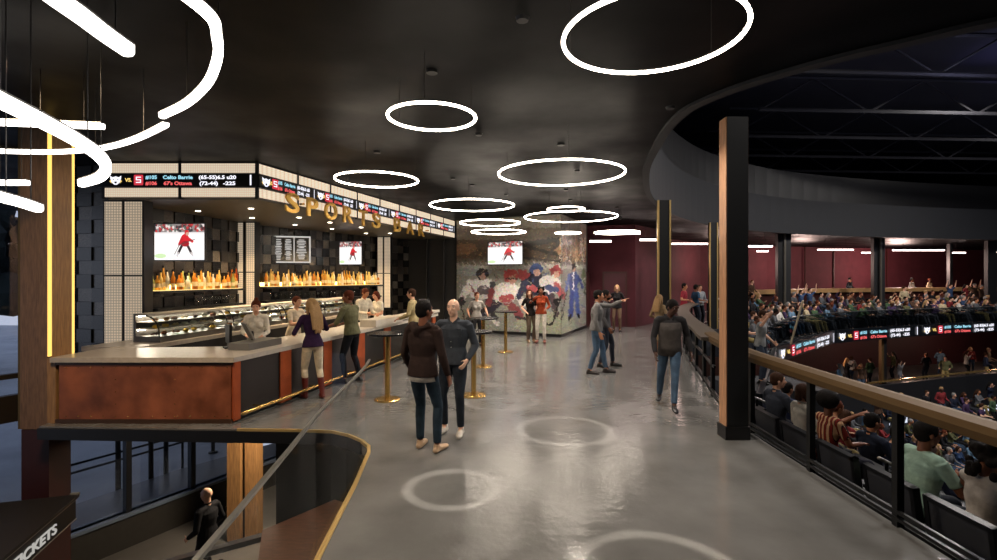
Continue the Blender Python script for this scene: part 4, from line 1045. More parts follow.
setp(link('monitor', bm, m_black, None, False, (p.x, p.y, 1.07), .5), 'small black monitor at the far end of the bar', 'monitor')
p = on_run(6.6, .75); bm = NB(); box(bm, (-.14, -.1, 0), (.14, .1, .05)); setp(link('serving_tray', bm, mat('tray_dark', '2a2420', .4), None, False, (p.x, p.y, .96), .2), 'dark tray on the worktop by the two bartenders', 'tray')

# ---------------------------------------------------------------- mural wall
MA, MB_, MC = Vector((-1.62, 19.40)), Vector((2.17, 17.35)), Vector((3.62, 20.72))
wallrun('wall_mural', [MA, MB_, MC, (3.8, 21.4)], 0, CEIL, mat('mural_wall', '6a6860', .7), .25)
BX = (455, 205, 600, 345)
def mural_art():
    B = BX; a = canvas(290, 280, '85867c'); rr = random.Random(21)
    X, Y = _grid(a, B)
    # stands and gold haze above
    top = np.clip((268 - Y) / 10, 0, 1)[..., None]
    a[:] = a * (1 - top) + np.array(lin('5e4c3c')) * top
    for _ in range(900):
        x = rr.uniform(455, 600); y = rr.uniform(222, 266); d_c = rr.choice(['7a5a3a', '4a3a30', '8a6a4a', 'a8845a', '5a5048', '6a4a34', '86807a'])
        gx = int((x - 455) * 2); gy = int((y - 205) * 2); w = rr.randrange(1, 5); h = rr.randrange(1, 3)
        a[gy:gy + h, gx:gx + w] = lin(d_c)
    d_rect(a, B, 455, 205, 600, 228, 'a8a294', .6); d_rect(a, B, 455, 228, 600, 240, '98907e', .3)  # pale bands painted in for the brighter light on the upper wall
    d_ell(a, B, 463, 250, 14, 6, 'b07a4a', -10, .4); d_ell(a, B, 575, 250, 20, 8, 'c08a5a', 0, .55); d_ell(a, B, 577, 238, 14, 16, 'd8c8b0', 0, .45)
    d_line(a, B, 521, 245, 560, 240, 5, '3c3836'); d_line(a, B, 521, 245, 557, 256, 3.5, '37332f'); d_line(a, B, 560, 240, 545, 262, 3, '4a4440'); d_line(a, B, 524, 259, 560, 262, 2.5, '423c38')
    for k in range(28): d_line(a, B, 560 + k, 236 + rr.uniform(-8, 6), 560 + k + rr.uniform(-2, 2), 262, .8, rr.choice(['e0b070', '9a6a40', 'e8dcc8', '5a4030']), .8)
    d_rect(a, B, 455, 266, 600, 270, 'b8b6ae', .6)
    for k in range(24): d_line(a, B, 456 + k * 6, 263, 458 + k * 6, 267, 1, 'd0ccc4', .6)
    # ice
    for _ in range(500):
        x, y = rr.uniform(455, 600), rr.uniform(272, 344); L_ = rr.uniform(2, 9)
        gx = int((x - 455) * 2); gy = int((y - 205) * 2); a[gy:gy + 1, gx:gx + int(L_ * 2)] = a[gy:gy + 1, gx:gx + int(L_ * 2)] * .6 + np.array(lin(rr.choice(['8c9478', 'a8aca0', '62705e', '9a9c8a', 'b0a8b8']))) * .4
    d_ell(a, B, 472, 272, 20, 5, '8ea0a8', 0, .5); d_ell(a, B, 545, 325, 30, 14, 'a2a878', 0, .45)
    # player 1, white and black, crouched
    d_line(a, B, 476, 300, 470, 322, 7, '3a3a40'); d_line(a, B, 488, 300, 494, 320, 7, '2c2c34'); d_ell(a, B, 481, 290, 14, 11, 'c8c6c2', -15); d_line(a, B, 470, 284, 462, 300, 7, 'd8d4d0'); d_ell(a, B, 484, 292, 7, 5, '5a5058'); d_line(a, B, 492, 286, 498, 298, 6, '34343c')
    d_ell(a, B, 482, 275, 6, 6.5, '26262c'); d_ell(a, B, 483, 278, 3.2, 3.4, 'a07a68'); d_line(a, B, 460, 300, 466, 334, 1.6, '2a2624'); d_ell(a, B, 461, 303, 4, 4, '2b2b30')
    d_line(a, B, 470, 286, 476, 296, 1.6, '7a3038'); d_line(a, B, 490, 320, 497, 326, 4, 'ccc8c4')
    # player 2, red helmet
    d_line(a, B, 500, 302, 484, 314, 9, '28263a'); d_line(a, B, 508, 304, 520, 318, 8, '8a3038'); d_ell(a, B, 505, 294, 15, 10, 'd4cdc8', -12); d_line(a, B, 492, 292, 488, 306, 6, '8a2832'); d_line(a, B, 516, 292, 523, 306, 6.5, 'dcd4d0')
    d_ell(a, B, 506, 300, 8, 4, 'a83038', -10); d_ell(a, B, 511, 277, 7.5, 7, 'b82c30'); d_ell(a, B, 512, 281, 4, 4, 'b58470'); d_rect(a, B, 506, 279, 518, 280.3, '402024')
    d_line(a, B, 516, 318, 527, 322, 3, '2c2c34'); d_line(a, B, 486, 308, 470, 332, 1.8, '2f2a26')
    # player 3 dark blue
    d_ell(a, B, 534, 285, 14, 12, '23263c', 10); d_line(a, B, 526, 282, 519, 298, 6.5, '2c2f4c'); d_line(a, B, 543, 286, 548, 300, 7, '1d2034'); d_ell(a, B, 533, 290, 6, 3, 'b23844', 10); d_ell(a, B, 536, 270, 6.5, 6, '2e4c8c'); d_ell(a, B, 537, 273.5, 3.4, 3.4, 'b08876')
    d_line(a, B, 520, 272, 528, 276, 4, 'a03038'); d_ell(a, B, 523, 276, 5, 5, 'a62c36')
    # player 4 red white
    d_ell(a, B, 550, 286, 11, 10, 'c8c0be', 20); d_line(a, B, 556, 286, 562, 298, 6, 'b04048'); d_ell(a, B, 552, 290, 7, 4, '3a4a78', 15); d_ell(a, B, 556, 272, 6, 5.5, 'a02c34'); d_ell(a, B, 556, 275.5, 3, 3, 'b98a76')
    d_line(a, B, 545, 296, 538, 314, 6, '3a3c4c'); d_line(a, B, 552, 298, 556, 316, 6, '4a3a40')
    d_line(a, B, 562, 296, 552, 326, 1.8, '1e1a18'); d_line(a, B, 552, 326, 543, 327, 2.5, '1e1a18'); d_ell(a, B, 557, 304, 3.4, 3.4, '1c1a1c')
    # player 5 blue on the corner
    d_line(a, B, 572, 292, 570, 317, 4.5, '26428c'); d_line(a, B, 575, 292, 578, 316, 4.5, '32519c'); d_ell(a, B, 573, 282, 4.6, 11, '2c4a8c'); d_line(a, B, 569, 276, 565, 292, 2.4, '3c62b4'); d_line(a, B, 577, 276, 582, 290, 2.4, '1f3a7c')
    d_line(a, B, 573, 274, 573, 292, 1.0, 'e0dcd8'); d_ell(a, B, 573.5, 268.5, 2.6, 4.2, '1a1a20'); d_ell(a, B, 573.5, 271, 1.6, 2.4, 'b08470'); d_line(a, B, 570, 317, 569, 322, 2, '18181c'); d_line(a, B, 578, 316, 579.5, 321, 2, '18181c')
    d_line(a, B, 583, 270, 585, 296, 1.4, '3a4a2c'); d_ell(a, B, 583, 277, 2.2, 7, '5a6a40', 0, .7); d_line(a, B, 566, 292, 561, 322, .9, '1e1a18')
    for _ in range(160):
        x, y = rr.uniform(456, 590), rr.uniform(268, 334); d_line(a, B, x, y, x + rr.uniform(-6, 6), y + rr.uniform(-5, 5), rr.uniform(.4, 1.1), rr.choice(['d8d4cc', '2c2a30', '8a2c34', '38508c', 'b0a878', '50584c']), .55)
    return a
MU = mural_art()
_r = np.random.RandomState(3); _h, _w, _ = MU.shape
def _sm(n, k):
    q = n
    for _ in range(k): q = (q + np.roll(q, 1, 0) + np.roll(q, -1, 0) + np.roll(q, 1, 1) + np.roll(q, -1, 1)) / 5
    return q
_dx = _sm(_r.randn(_h, _w) * 5, 4); _dy = _sm(_r.randn(_h, _w) * 5, 4); _Y, _X = np.mgrid[0:_h, 0:_w]
MU = MU[np.clip(_Y + _dy, 0, _h - 1).astype(int), np.clip(_X + _dx, 0, _w - 1).astype(int)]
_g = MU.mean(2, keepdims=True); MU = np.clip((_g + (MU - _g) * .72) * (1 + _sm(_r.randn(_h, _w), 1)[..., None] * .2) * 1.2, 0, 1)
MU = MU * (1 + _sm(_r.randn(_h, _w, 3), 2) * .2)
def mural_panel(a, b, name, nu):
    d = b - a; n = Vector((d.y, -d.x)).normalized() * .012; nv = 230
    c = np.zeros((nv, nu, 3))
    for i in range(nu):
        q = a + d * ((i + .5) / nu)
        for j in range(nv):
            z = (CEIL - .03) * (1 - (j + .5) / nv); px = CX + q.x / q.y * FPX; py = HY - (z - EYE) / q.y * FPX
            gx = min(289, max(0, int((px - 455) * 2))); gy = min(279, max(0, int((py - 205) * 2))); c[j, i] = MU[gy, gx]
    return panel(name, c, lambda u, v: (a.x + d.x * u + n.x, a.y + d.y * u + n.y, .10 + (CEIL - .13) * (1 - v)), mat_vcol('mural_paint', 0., .35))
o = mural_panel(MA, MB_, 'hockey_mural', 300); setp(o, 'large painted ice hockey mural of crouching skaters on the back wall', 'mural')
o = mural_panel(MB_, MC, 'hockey_mural', 110); setp(o, 'narrow angled end of the mural showing the skater in blue', 'mural')
bm = NB(); sweep(bm, [(MA.x, MA.y, 0), (MB_.x, MB_.y, 0), (MC.x, MC.y, 0)], [(0, 0), (.05, 0), (.05, .11), (0, .11)]); struct('baseboard_mural', bm, m_black)
md = (MB_ - MA).normalized(); q = Vector(at(504.8, 253, 17.9)); 
t_ = tv((q.x, 17.85, q.z), math.atan2(md.y, md.x), 1.38, .80, 'television hanging on the hockey mural', art, 1.25)
# ---------------------------------------------------------------- near balustrade of the arena
rl = empty('arena_railing', (3.4, 5, 0), 0, 'dark post railing with wide bronze handrail beside the stadium seats', 'railing')
near = [p for p in RAIL_N if p.y < 9.2]
bm = NB(); prof = [(-.11, -.06), (.08, -.07), (.11, -.03), (.12, .02), (.08, .055), (.0, .065), (-.10, .05), (-.12, 0)]
sweep(bm, [(p.x - 3.4 + .02, p.y - 5, 1.04) for p in near], prof); link('handrail', bm, m_bronze, rl)
for y in (2.2, 3.2, 4.22, 5.41, 6.75, 8.0):
    q, t = along(near, y + 3.0); bm = NB(); box(bm, (q.x - 3.4 - .03, q.y - 5 - .03, -.28), (q.x - 3.4 + .03, q.y - 5 + .03, 1.02)); link('post', bm, m_blackm, rl)
for z in (.07, .13):
    bm = NB(); sweep(bm, [(p.x - 3.4 - .02, p.y - 5, z) for p in near], [(-.015, -.015), (.015, -.015), (.015, .015), (-.015, .015)]); link('bottom_rail', bm, m_blackm, rl)
# curved drink ledge railing further round
fr_ = [p for p in RAIL_N if 8.4 < p.y < 27.4]; o0 = Vector((5, 14))
cl = empty('ledge_railing', (5, 14, 0), 0, 'curved black railing with pale drink ledge beyond the big column', 'railing')
bm = NB(); sweep(bm, [(p.x - 5, p.y - 14, 1.03) for p in fr_], [(-.22, -.03), (.16, -.03), (.16, .03), (-.22, .03)]); link('drink_ledge', bm, mat('ledge_top', '40362a', .6), cl)
S = arclen(fr_); k = .2
while k < S[-1]:
    q, t = along(fr_, k, S); bm = NB(); box(bm, (q.x - 5.03, q.y - 14.03, 0), (q.x - 4.97, q.y - 13.97, 1.0)); link('post', bm, m_blackm, cl); k += 1.25
for z in (.10, .55):
    bm = NB(); sweep(bm, [(p.x - 5, p.y - 14, z) for p in fr_], [(-.02, -.02), (.02, -.02), (.02, .02), (-.02, .02)]); link('rail', bm, m_blackm, cl)
fw = [p for p in RAIL_N if p.y > 26.5]
bm = NB(); sweep(bm, [(p.x, p.y, 0) for p in offset(fw, 1.3)], [(-1.2, 0), (1.2, 0), (1.2, .3), (-1.2, .3)]); struct('floor_far_step', bm, m_conc)
lg = empty('drink_ledge', (20, 30.5, 0), 0, 'long pale timber drink ledge behind the far balcony crowd', 'ledge')
bm = NB(); sweep(bm, [(p.x - 20, p.y - 30.5, 0) for p in fw], [(-.2, 1.16), (.25, 1.16), (.25, 1.40), (-.2, 1.40)]); link('ledge_board', bm, mat('ledge_timber', 'b08a5c', .5, noise_amt=.1), lg)
bm = NB(); sweep(bm, [(p.x - 20, p.y - 30.5, 0) for p in fw], [(-.03, 0), (.03, 0), (.03, 1.16), (-.03, 1.16)]); link('ledge_wall', bm, m_darkred, lg)

# ---------------------------------------------------------------- far balcony: deck, rows, glass, ribbon display
LS = LED_L
ROWS = [(.62, -.48), (1.45, -.36), (2.28, -.22), (3.1, -.08)]
m_step = mat('seating_step', '2a2b2f', .8, noise_amt=.1)
def strip(name, a, b, z0, z1, m, path=LS):
    bm = NB(); sweep(bm, [(p.x, p.y, 0) for p in path], [(-b, z0), (-a, z0), (-a, z1), (-b, z1)]); return struct(name, bm, m)
LP = LS[2:]
for i, (o, z) in enumerate(ROWS): strip('floor_balcony_row_%d' % (i + 1), o - .55, o + .29, -.62, z, m_step, LP)
strip('floor_balcony_deck', .0, 4.6, -.95, -.6, m_black, LP)
LSS = spline(LS, 4)
rb = empty('ribbon_display', (20, 25, 0), 0, 'long black ribbon score display on the far balcony front', 'ribbon display')
bm = NB(); RV = [LS[0], LS[2], LS[4], LS[6], LS[8], LS[9]]
sweep(bm, [(p.x - 20, p.y - 25, 0) for p in RV], [(-.12, -.97), (.0, -.97), (.0, -.38), (-.12, -.38)]); link('led_band', bm, m_led, rb)
for a, b in zip(RV[:-1], RV[1:-1]):
    d = (b - a).normalized(); n = Vector((d.y, -d.x)); L_ = (b - a).length; p = a + n * .03
    if b.x < 10: continue
    ticker_unit(rb, (p.x - 20, p.y - 25, -.95), (d.x, d.y, 0), L_, .54)
gp_ = empty('balcony_glass', (20, 25, 0), 0, 'clear glass guard in front of the far balcony seats', 'glass guard')
for a, b in zip(LSS, LSS[1:]):
    if b.x < 6.5: continue
    d = (b - a).normalized(); bm = NB(); obox(bm, a + d * .02 - Vector((20, 25)), b - d * .02 - Vector((20, 25)), .02, -.38, .42, side=.05); link('glass_panel', bm, mat_glass('balcony_guard_glass', 'a8b8c0', .12, 'd8dcde', fres=.3), gp_)
bm = NB(); sweep(bm, [(p.x - 20, p.y - 25, .44) for p in LSS[8:]], [(-.07, -.02), (-.02, -.02), (-.02, .02), (-.07, .02)]); link('top_rail', bm, mat('guard_rail', '6a6e70', .3, metal=.8), gp_)

# lower concourse
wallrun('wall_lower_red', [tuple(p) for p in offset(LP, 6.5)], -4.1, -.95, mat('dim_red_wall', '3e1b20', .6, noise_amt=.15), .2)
strip('floor_lower_concourse', -.1, 6.5, -4.3, -4.1, mat('lower_concourse_floor', '4a4745', .5), LP)
strip('wall_lower_fascia', -.2, .0, -5.0, -3.25, mat('lower_fascia', '17181c', .5), LP)
lr = empty('lower_rail', (20, 25, -4.1), 0, 'thin brass capped rail of the lower concourse below the ribbon display', 'railing')
bm = NB(); sweep(bm, [(p.x - 20, p.y - 25, 1.0) for p in LP], [(-.02, -.04), (.1, -.04), (.1, .03), (-.02, .03)]); link('rail_cap', bm, m_brass, lr)
for i, (px, Y) in enumerate(((882, 25.2), (774, 19), (1010, 29))):
    p = at(px, 300, Y); t = empty('lower_column', (p.x, p.y, -4.1), 0, 'slim brass column under the ribbon display', 'column', 'brass columns of the lower concourse')
    bm = NB(); box(bm, (-.09, -.1, 0), (.02, .1, 3.15)); link('brass_face', bm, m_bronze, t); bm = NB(); box(bm, (.02, -.1, 0), (.16, .1, 3.15)); link('dark_core', bm, m_black, t)
# lower stand
LRows = [(-.95 - .95 * k, -5.15 - .36 * k) for k in range(8)]
for k, (o, z) in enumerate(LRows): strip('floor_stand_row_%d' % (k + 1), o - .5, o + .46, -9.0, z, m_step, LP)
bm = NB(); prism(bm, [(3.6, -3), (60, -3), (60, 27), (9, 14), (4.5, 10)], -9.2, -9.0); struct('floor_bowl', bm, mat('bowl_floor', '15171b', .6))
# near seating treads
for k in range(4):
    bm = NB(); box(bm, (3.46 + .92 * k, -3, -3.5), (4.38 + .92 * k, 9.6, -.67 - .42 * k)); struct('floor_near_row_%d' % (k + 1), bm, m_step)
bm = NB(); obox(bm, (3.45, -3), (3.45, 6.9), .06, -3.5, -.0, side=0); struct('wall_slab_edge', bm, m_black)
bm = NB(); sweep(bm, [(p.x + .06, p.y, 0) for p in RAIL_N if 6.5 < p.y], [(-.02, -.6), (.06, -.6), (.06, -.01), (-.02, -.01)]); struct('wall_slab_edge_far', bm, m_black)

# stadium seats
def seat_proto():
    r = empty('stadium_seat', (0, 0, 0), -PI / 2)
    M = Matrix.Translation((0, -.27, .40)) @ Matrix.Rotation(.13, 4, 'X')
    bm = NB(); box(bm, (-.30, -.04, .0), (.30, .0, .47), M); bmesh.ops.bevel(bm, geom=bm.edges[:], offset=.015, segments=2); link('backrest', bm, mat('seat_plastic', '34353a', .38), r)
    bm = NB()
    for a, b in (((-.31, -.05, -.12), (-.265, .015, .50)), ((.265, -.05, -.12), (.31, .015, .50)), ((-.31, -.05, .46), (.31, .015, .50))): box(bm, a, b, M)
    bmesh.ops.bevel(bm, geom=bm.edges[:], offset=.008, segments=1); link('back_frame', bm, mat('seat_frame_black', '17181b', .3), r)
    bm = NB(); box(bm, (-.26, -.25, .38), (.26, .2, .44)); bmesh.ops.bevel(bm, geom=bm.edges[:], offset=.02, segments=2); link('seat', bm, mat('seat_pad', '26272b', .5), r)
    for q in (-1, 1):
        bm = NB(); box(bm, (q * .31 - .025, -.26, .58), (q * .31 + .025, .1, .62)); link('armrest', bm, m_black, r)
        bm = NB(); box(bm, (q * .31 - .02, -.22, 0), (q * .31 + .02, -.16, .58)); link('leg', bm, m_black, r)
    return r
sp_ = seat_proto(); SY = [7.6, 6.95, 6.25, 5.5, 4.75, 4.03, 3.32]
SL = ['stadium seat closest to the big black column', 'dark seat behind the man in the suit', 'dark seat behind the white top spectator', 'dark seat behind the woman in striped top', 'empty looking dark seat between striped top and mint shirt', 'dark seat behind the man in mint shirt', 'dark seat behind the curly haired woman at the bottom right corner']
for i, (y, lb) in enumerate(zip(SY, SL)):
    o = sp_ if i == 0 else copy_tree(sp_); o.location = (4.06, y, -.67); setp(o, lb, 'seat', 'stadium seats along the railing')
for k in (1, 2):
    for y in (9.0, 8.3, 7.6, 6.9, 6.2, 5.5, 4.8):
        if k == 2 and y > 8.5: continue
        o = copy_tree(sp_); o.location = (4.06 + .92 * k, y, -.67 - .42 * k); setp(o, 'dark stadium seat in the %s row down from the railing' % ('second', 'third')[k - 1], 'seat', 'stadium seats in the %s row' % ('second', 'third')[k - 1])
for (a, b) in (((4.5, 8.9), (6.6, 9.1)), ((4.45, 5.85), (6.3, 5.85))):
    t = empty('aisle_rail', (a[0], a[1], -.97), 0, 'pale sloping aisle handrail among the near seats', 'handrail', 'aisle handrails of the near stand')
    bm = NB(); tube(bm, [(0, 0, .95), (b[0] - a[0], b[1] - a[1], .05)], .022, seg=8); link('rail', bm, mat('pale_metal', 'a8a49a', .3, metal=.6), t)
    for u in (.05, .95):
        bm = NB(); x, y = (b[0] - a[0]) * u, (b[1] - a[1]) * u; tube(bm, [(x, y, -.9 * u - .0), (x, y, .95 - .9 * u)], .02, seg=8); link('post', bm, m_blackm, t)

# ---------------------------------------------------------------- high tables
def high_table(x, y, label, r=.33, h=1.14):
    t = empty('bar_table', (x, y, 0), 0, label, 'high table')
    bm = NB(); lathe(bm, [(r - .02, h - .03), (r, h - .025), (r, h), (r - .01, h + .005)], 40); link('table_top', bm, mat('table_black', '18181a', .25), t)
    bm = NB(); lathe(bm, [(.045, .02), (.045, h - .03)], 24); link('pedestal', bm, m_brass, t)
    bm = NB(); lathe(bm, [(.22, 0), (.22, .015), (.20, .025), (.05, .03)], 40); link('base', bm, m_brass, t)
high_table(-1.90, 8.55, 'brass legged high table left of the man in brown hoodie')
high_table(-.44, 8.85, 'brass legged high table directly behind the bald man in grey')
high_table(-.36, 11.7, 'brass legged high table in front of the woman in grey and black top')
high_table(.20, 14.0, 'farthest high table beside the two women by the mural', .34)

# ---------------------------------------------------------------- lamps
def ring_lamp(x, y, R, z, label, e=26, tr=.0145):
    t = empty('ring_pendant', (x, y, z), 0, label, 'pendant light', 'slim glowing ring pendants')
    n = 72; bm = NB(); pts = [(R * math.cos(2 * PI * i / n), R * math.sin(2 * PI * i / n), 0) for i in range(n)]
    sweep(bm, pts, [(tr * math.cos(2 * PI * k / 8), tr * math.sin(2 * PI * k / 8)) for k in range(8)], closed=True); link('light_ring', bm, mat_glow('ring_glow', 'fff0dc', e), t, True)
    bm = NB(); sweep(bm, [(p[0], p[1], tr * 1.0) for p in pts], [(-tr * .6, 0), (tr * .6, 0), (tr * .6, .012), (-tr * .6, .012)], closed=True); link('housing', bm, m_black, t)
    for k in range(3):
        a = 2 * PI * k / 3 + .5; bm = NB(); tube(bm, [(R * math.cos(a), R * math.sin(a), 0), (R * math.cos(a), R * math.sin(a), CEIL - z)], .003, seg=5); link('suspension_wire', bm, mat('wire', '3a3836', .4, metal=.6), t)
    bm = NB(); lathe(bm, [(.06, CEIL - z - .03), (.06, CEIL - z)], 14); link('canopy_cup', bm, m_black, t)
for cx, cy, w, z, lb in ((652, 37, 176, 3.8, 'largest ring pendant, at the top of the photo near the black column'), (432, 117.5, 87, 3.8, 'ring pendant hanging alone over the middle of the concourse, above the men'),
        (377, 180, 81, 3.8, 'ring pendant beside the canopy, above the gold letters'), (561, 174, 125, 3.8, 'wide ring pendant in front of the mural, left of the column'),
        (472, 205.5, 84, 3.8, 'ring pendant at the far end of the bar canopy'), (570.5, 217, 92, 3.8, 'wide low ring pendant over the mural right half'), (566, 209.3, 37, 3.8, 'small ring pendant above the wide low one at the mural'),
        (498.5, 232, 54, 3.55, 'flat looking ring pendant just above the mural television'), (568, 233, 25, 3.5, 'small ring pendant in front of the mural right part'), (617, 232.4, 44, 3.5, 'ring pendant before the red wall'),
        (490, 223, 60, 3.62, 'ring pendant near the mural upper left')):
    hz = z - EYE; D = hz * FPX / (HY - cy)
    ring_lamp((cx - CX) / FPX * D, D, w / FPX * D / 2, z, lb)

def arc_lamp(px_pts, hz, w, h, label, ext=()):
    P = [Vector(((x - CX) / (HY - y) * hz, FPX * hz / (HY - y), 0)) for x, y in px_pts] + [Vector((a * hz, b * hz, 0)) for a, b in ext]
    o = P[0].copy(); P = [p - o for p in P]; z = EYE + hz
    t = empty('arc_pendant', (o.x, o.y, z), 0, label, 'pendant light', 'thick curved light bars over the opening')
    Q = spline(P, 10); bm = NB()
    prof = [(-w / 2, h * .35), (-w / 2, -h * .25), (-w * .35, -h * .45), (0, -h * .5), (w * .35, -h * .45), (w / 2, -h * .25), (w / 2, h * .35)]
    sweep(bm, Q, prof); link('diffuser', bm, mat_glow('arc_glow', 'fff8f0', 6), t, True)
    bm = NB(); sweep(bm, Q, [(-w / 2, h * .35), (w / 2, h * .35), (w / 2, h * .5), (-w / 2, h * .5)]); link('housing', bm, mat('housing_grey', '8a8a88', .5), t)
    for u in (.15, .5, .85):
        q = Q[int(u * (len(Q) - 1))]; bm = NB(); tube(bm, [q, q + Vector((0, 0, CEIL - z))], .004, seg=5); link('suspension_wire', bm, mat('wire', '3a3836'), t)
arc_lamp([(0, 151), (45, 152), (80, 150.5), (110, 146.5), (138, 138), (166, 124.5)], 1.5, .055, .055, 'thin end of the large curved pendant, in front of the bar canopy corner')
arc_lamp([(162, 115.5), (187, 103), (207, 84), (217, 60), (217, 38), (206, 12)], 1.5, .058, .06, 'big curved pendant sweeping up from the bar canopy to the top of the photo', ext=((-1.16, 1.55), (-1.3, 1.3)))
arc_lamp([(-40, 80), (0, 100), (40, 120), (75, 139), (97, 154), (106, 167), (100, 177), (82, 183)], .85, .066, .075, 'thick hooked pendant whose end curls back over the timber column')
arc_lamp([(128, 50), (105, 34), (80, 15), (52, -5), (20, -30)], 1.06, .06, .065, 'thick straight light bar at the top left corner')
arc_lamp([(-30, 121), (20, 123), (60, 124.5), (103, 126)], 1.62, .07, .07, 'slim horizontal light bar behind the hooked pendant')
arc_lamp([(-30, 182), (0, 182.5), (28, 182.5)], 1.22, .075, .075, 'short slim light bar at the left edge, above the thick one')
arc_lamp([(-40, 186), (-10, 194), (20, 202), (38, 208)], .47, .06, .06, 'short thick light bar at the left edge, lowest of the pendants')

# unseen spots with a ring mask, added to draw faint rings on the floor
def gobo(x, y, R, e, soft=.16):
    o = light('SPOT', 'added_ring_spot', (x, y, 3.7), e, 'fff2e2', .004, (0, 0, 0), 40, .2); l = o.data; l.use_nodes = True; nt = l.node_tree; em = nt.nodes['Emission']
    g = nt.nodes.new('ShaderNodeTexCoord'); sx = nt.nodes.new('ShaderNodeSeparateXYZ'); nt.links.new(g.outputs['Normal'], sx.inputs[0])
    def M(op, a, b=None):
        n = nt.nodes.new('ShaderNodeMath'); n.operation = op
        for i, v in enumerate((a, b)):
            if v is None: continue
            if isinstance(v, (int, float)): n.inputs[i].default_value = v
            else: nt.links.new(v, n.inputs[i])
        return n.outputs[0]
    r2 = M('ADD', M('MULTIPLY', sx.outputs[0], sx.outputs[0]), M('MULTIPLY', sx.outputs[1], sx.outputs[1])); r = M('SQRT', r2); tan = M('DIVIDE', r, M('ABSOLUTE', sx.outputs[2]))
    d = M('ABSOLUTE', M('SUBTRACT', tan, R / 3.7)); mr = nt.nodes.new('ShaderNodeMapRange'); nt.links.new(d, mr.inputs[0]); mr.inputs[1].default_value = .006; mr.inputs[2].default_value = .006 + .02 * soft * 5; mr.inputs[3].default_value = 1; mr.inputs[4].default_value = 0
    nt.links.new(mr.outputs[0], em.inputs['Strength'])
for x, y, R, e in ((-.46, 4.98, .44, 700), (.91, 6.86, .62, 750), (1.13, 3.5, .58, 700), (.03, 8.5, .6, 600)): gobo(x, y, R, e)

# general lights: spotlights added under the dark ceiling to brighten the concourse
for x, y, e in ((.2, 4.2, 70), (-.3, 7.6, 90), (1.6, 10.2, 100), (.2, 13.2, 130), (2.2, 15.6, 120), (2.2, 6.4, 45), (-1.0, 11, 80), (4.5, 18.5, 130), (-.2, 16.4, 150)):
    t = empty('added_ceiling_spot', (x, y, CEIL - .02), 0, 'small black recessed spotlight added to the dark ceiling as fill light', 'spotlight', 'recessed spotlights added to the concourse ceiling')
    bm = NB(); lathe(bm, [(.05, -.03), (.06, 0)], 16, cap=True); link('rim', bm, m_black, t)
    light('SPOT', 'added_ceiling_beam', (x, y, CEIL - .06), e * 4.4, 'fff0e0', .08, (0, 0, 0), 130, .9)
for x, y, z, e, c in ((13, 29.5, 4.0, 80, 'ffd9cc'), (20, 32.8, 4.0, 170, 'ffd9cc'), (28, 35, 4.0, 300, 'ffd9cc'), (7.6, 20.8, 4.0, 12, 'ffd9cc')):
    light('POINT', 'concourse_fill', (x, y, 2.9), e * 2.6, c, .6)  # unseen point lights added to brighten the red walls
for x, y, z, e in ((17, 17, 8.6, 420), (25, 20, 8.8, 480), (10, 12, 8.4, 200), (6.5, 5, 7.6, 90)):
    light('AREA', 'arena_fill', (x, y, z), e * 2.6, 'f6efe8', 1.2, (0, 0, 0))  # unseen area lights added to lift the dim bowl
light('SPOT', 'violet_effect_light', (18.6, 17.5, 8.2), 130, '8c8ae0', .3, (PI, 0, 0), 120, 1.)
for x, y, z, e in ((14, 14, 7.2, 260), (24, 18, 7.2, 320), (34, 10, 7.2, 260)): light('POINT', 'roof_fill', (x, y, z), e, 'a6a6c8', .5)  # unseen point lights added so the roof and trusses show
for x, y in ((17.5, 27.5), (24.5, 30), (32, 32)): light('POINT', 'lower_concourse_fill', (x, y, -1.7), 110, 'ffd0b8', .2)  # unseen dim point lights added under the balcony
# unseen area lights added to brighten the lobby and the timber column
light('AREA', 'lobby_fill', (-4.2, 9.6, -.36), 110, 'ffe6c8', .6, (0, 0, 0)); light('AREA', 'lobby_fill', (-4.6, 4.6, 4.1), 170, 'ffe0b8', .8, (0, 0, 0))
# ---------------------------------------------------------------- the people near the viewer
def yawto(dx, dy): return math.atan2(-dx, dy)
P = person
# two men talking
HOOD = P((-.90, 6.02, 0), yawto(.35, 1), 1.86, 'brown', 'short', 'black', 'hoodie', '2e211d', 'slim', '25333e', 'shoe', 'b99a7a', twist=-6, hyaw=-22, wr=(.09, .10, -.52), wl=(-.05, .12, -.50), fr=(.17, .02, 0), fl=(-.10, .10, 0), denim_b=True, vox=.009, label='man in brown hoodie and blue jeans seen from behind')
BALD_YAW = 0
BALD = P((-.61, 6.75, 0), yawto(-.22, -1), 1.85, 'pale', 'bald', 'grey', 'long', '383d44', 'trousers', '20262e', 'shoe', 'c8c0b4', hyaw=-2, wr=(.03, .12, -.47), wl=(-.02, .14, -.44), er=(.6, -1, -.2), el=(-.6, -1, -.2), fr=(.12, .0, 0), fl=(-.13, .08, 0), build=1.14, denim_b=True, vox=.009, beard=None, label='bald man in dark grey shirt with hands at his pockets')
def hem(i, col, name='undershirt'):
    bm = NB(); s = i['s']; tube(bm, [i['sp'](-.125), i['sp'](-.04)], [(.168 * s, .128 * s), (.166 * s, .126 * s)], side=i['X'], seg=18, cap=.1); link(name, bm, cloth(col), i['root'], True)
hem(HOOD, 'b8b2a8')
bm = NB()
for k in range(6): ball(bm, BALD['sp'](.02 + k * .075) + BALD['Yf'] * (.118 + .006 * (k in (3, 4))), .008, None, 8, 6)
link('shirt_button', bm, mat('button_pale', '9a9a96', .4), BALD['root'])
bm = NB()
for q in (-1, 1):
    bm = NB(); c = BALD['sp'](.36) + BALD['X'] * .085 * q + BALD['Yf'] * .106; box(bm, (-.05, -.012, -.06), (.05, .012, .05), Matrix.Translation(c)); link('chest_pocket', bm, cloth('383d44'), BALD['root'])
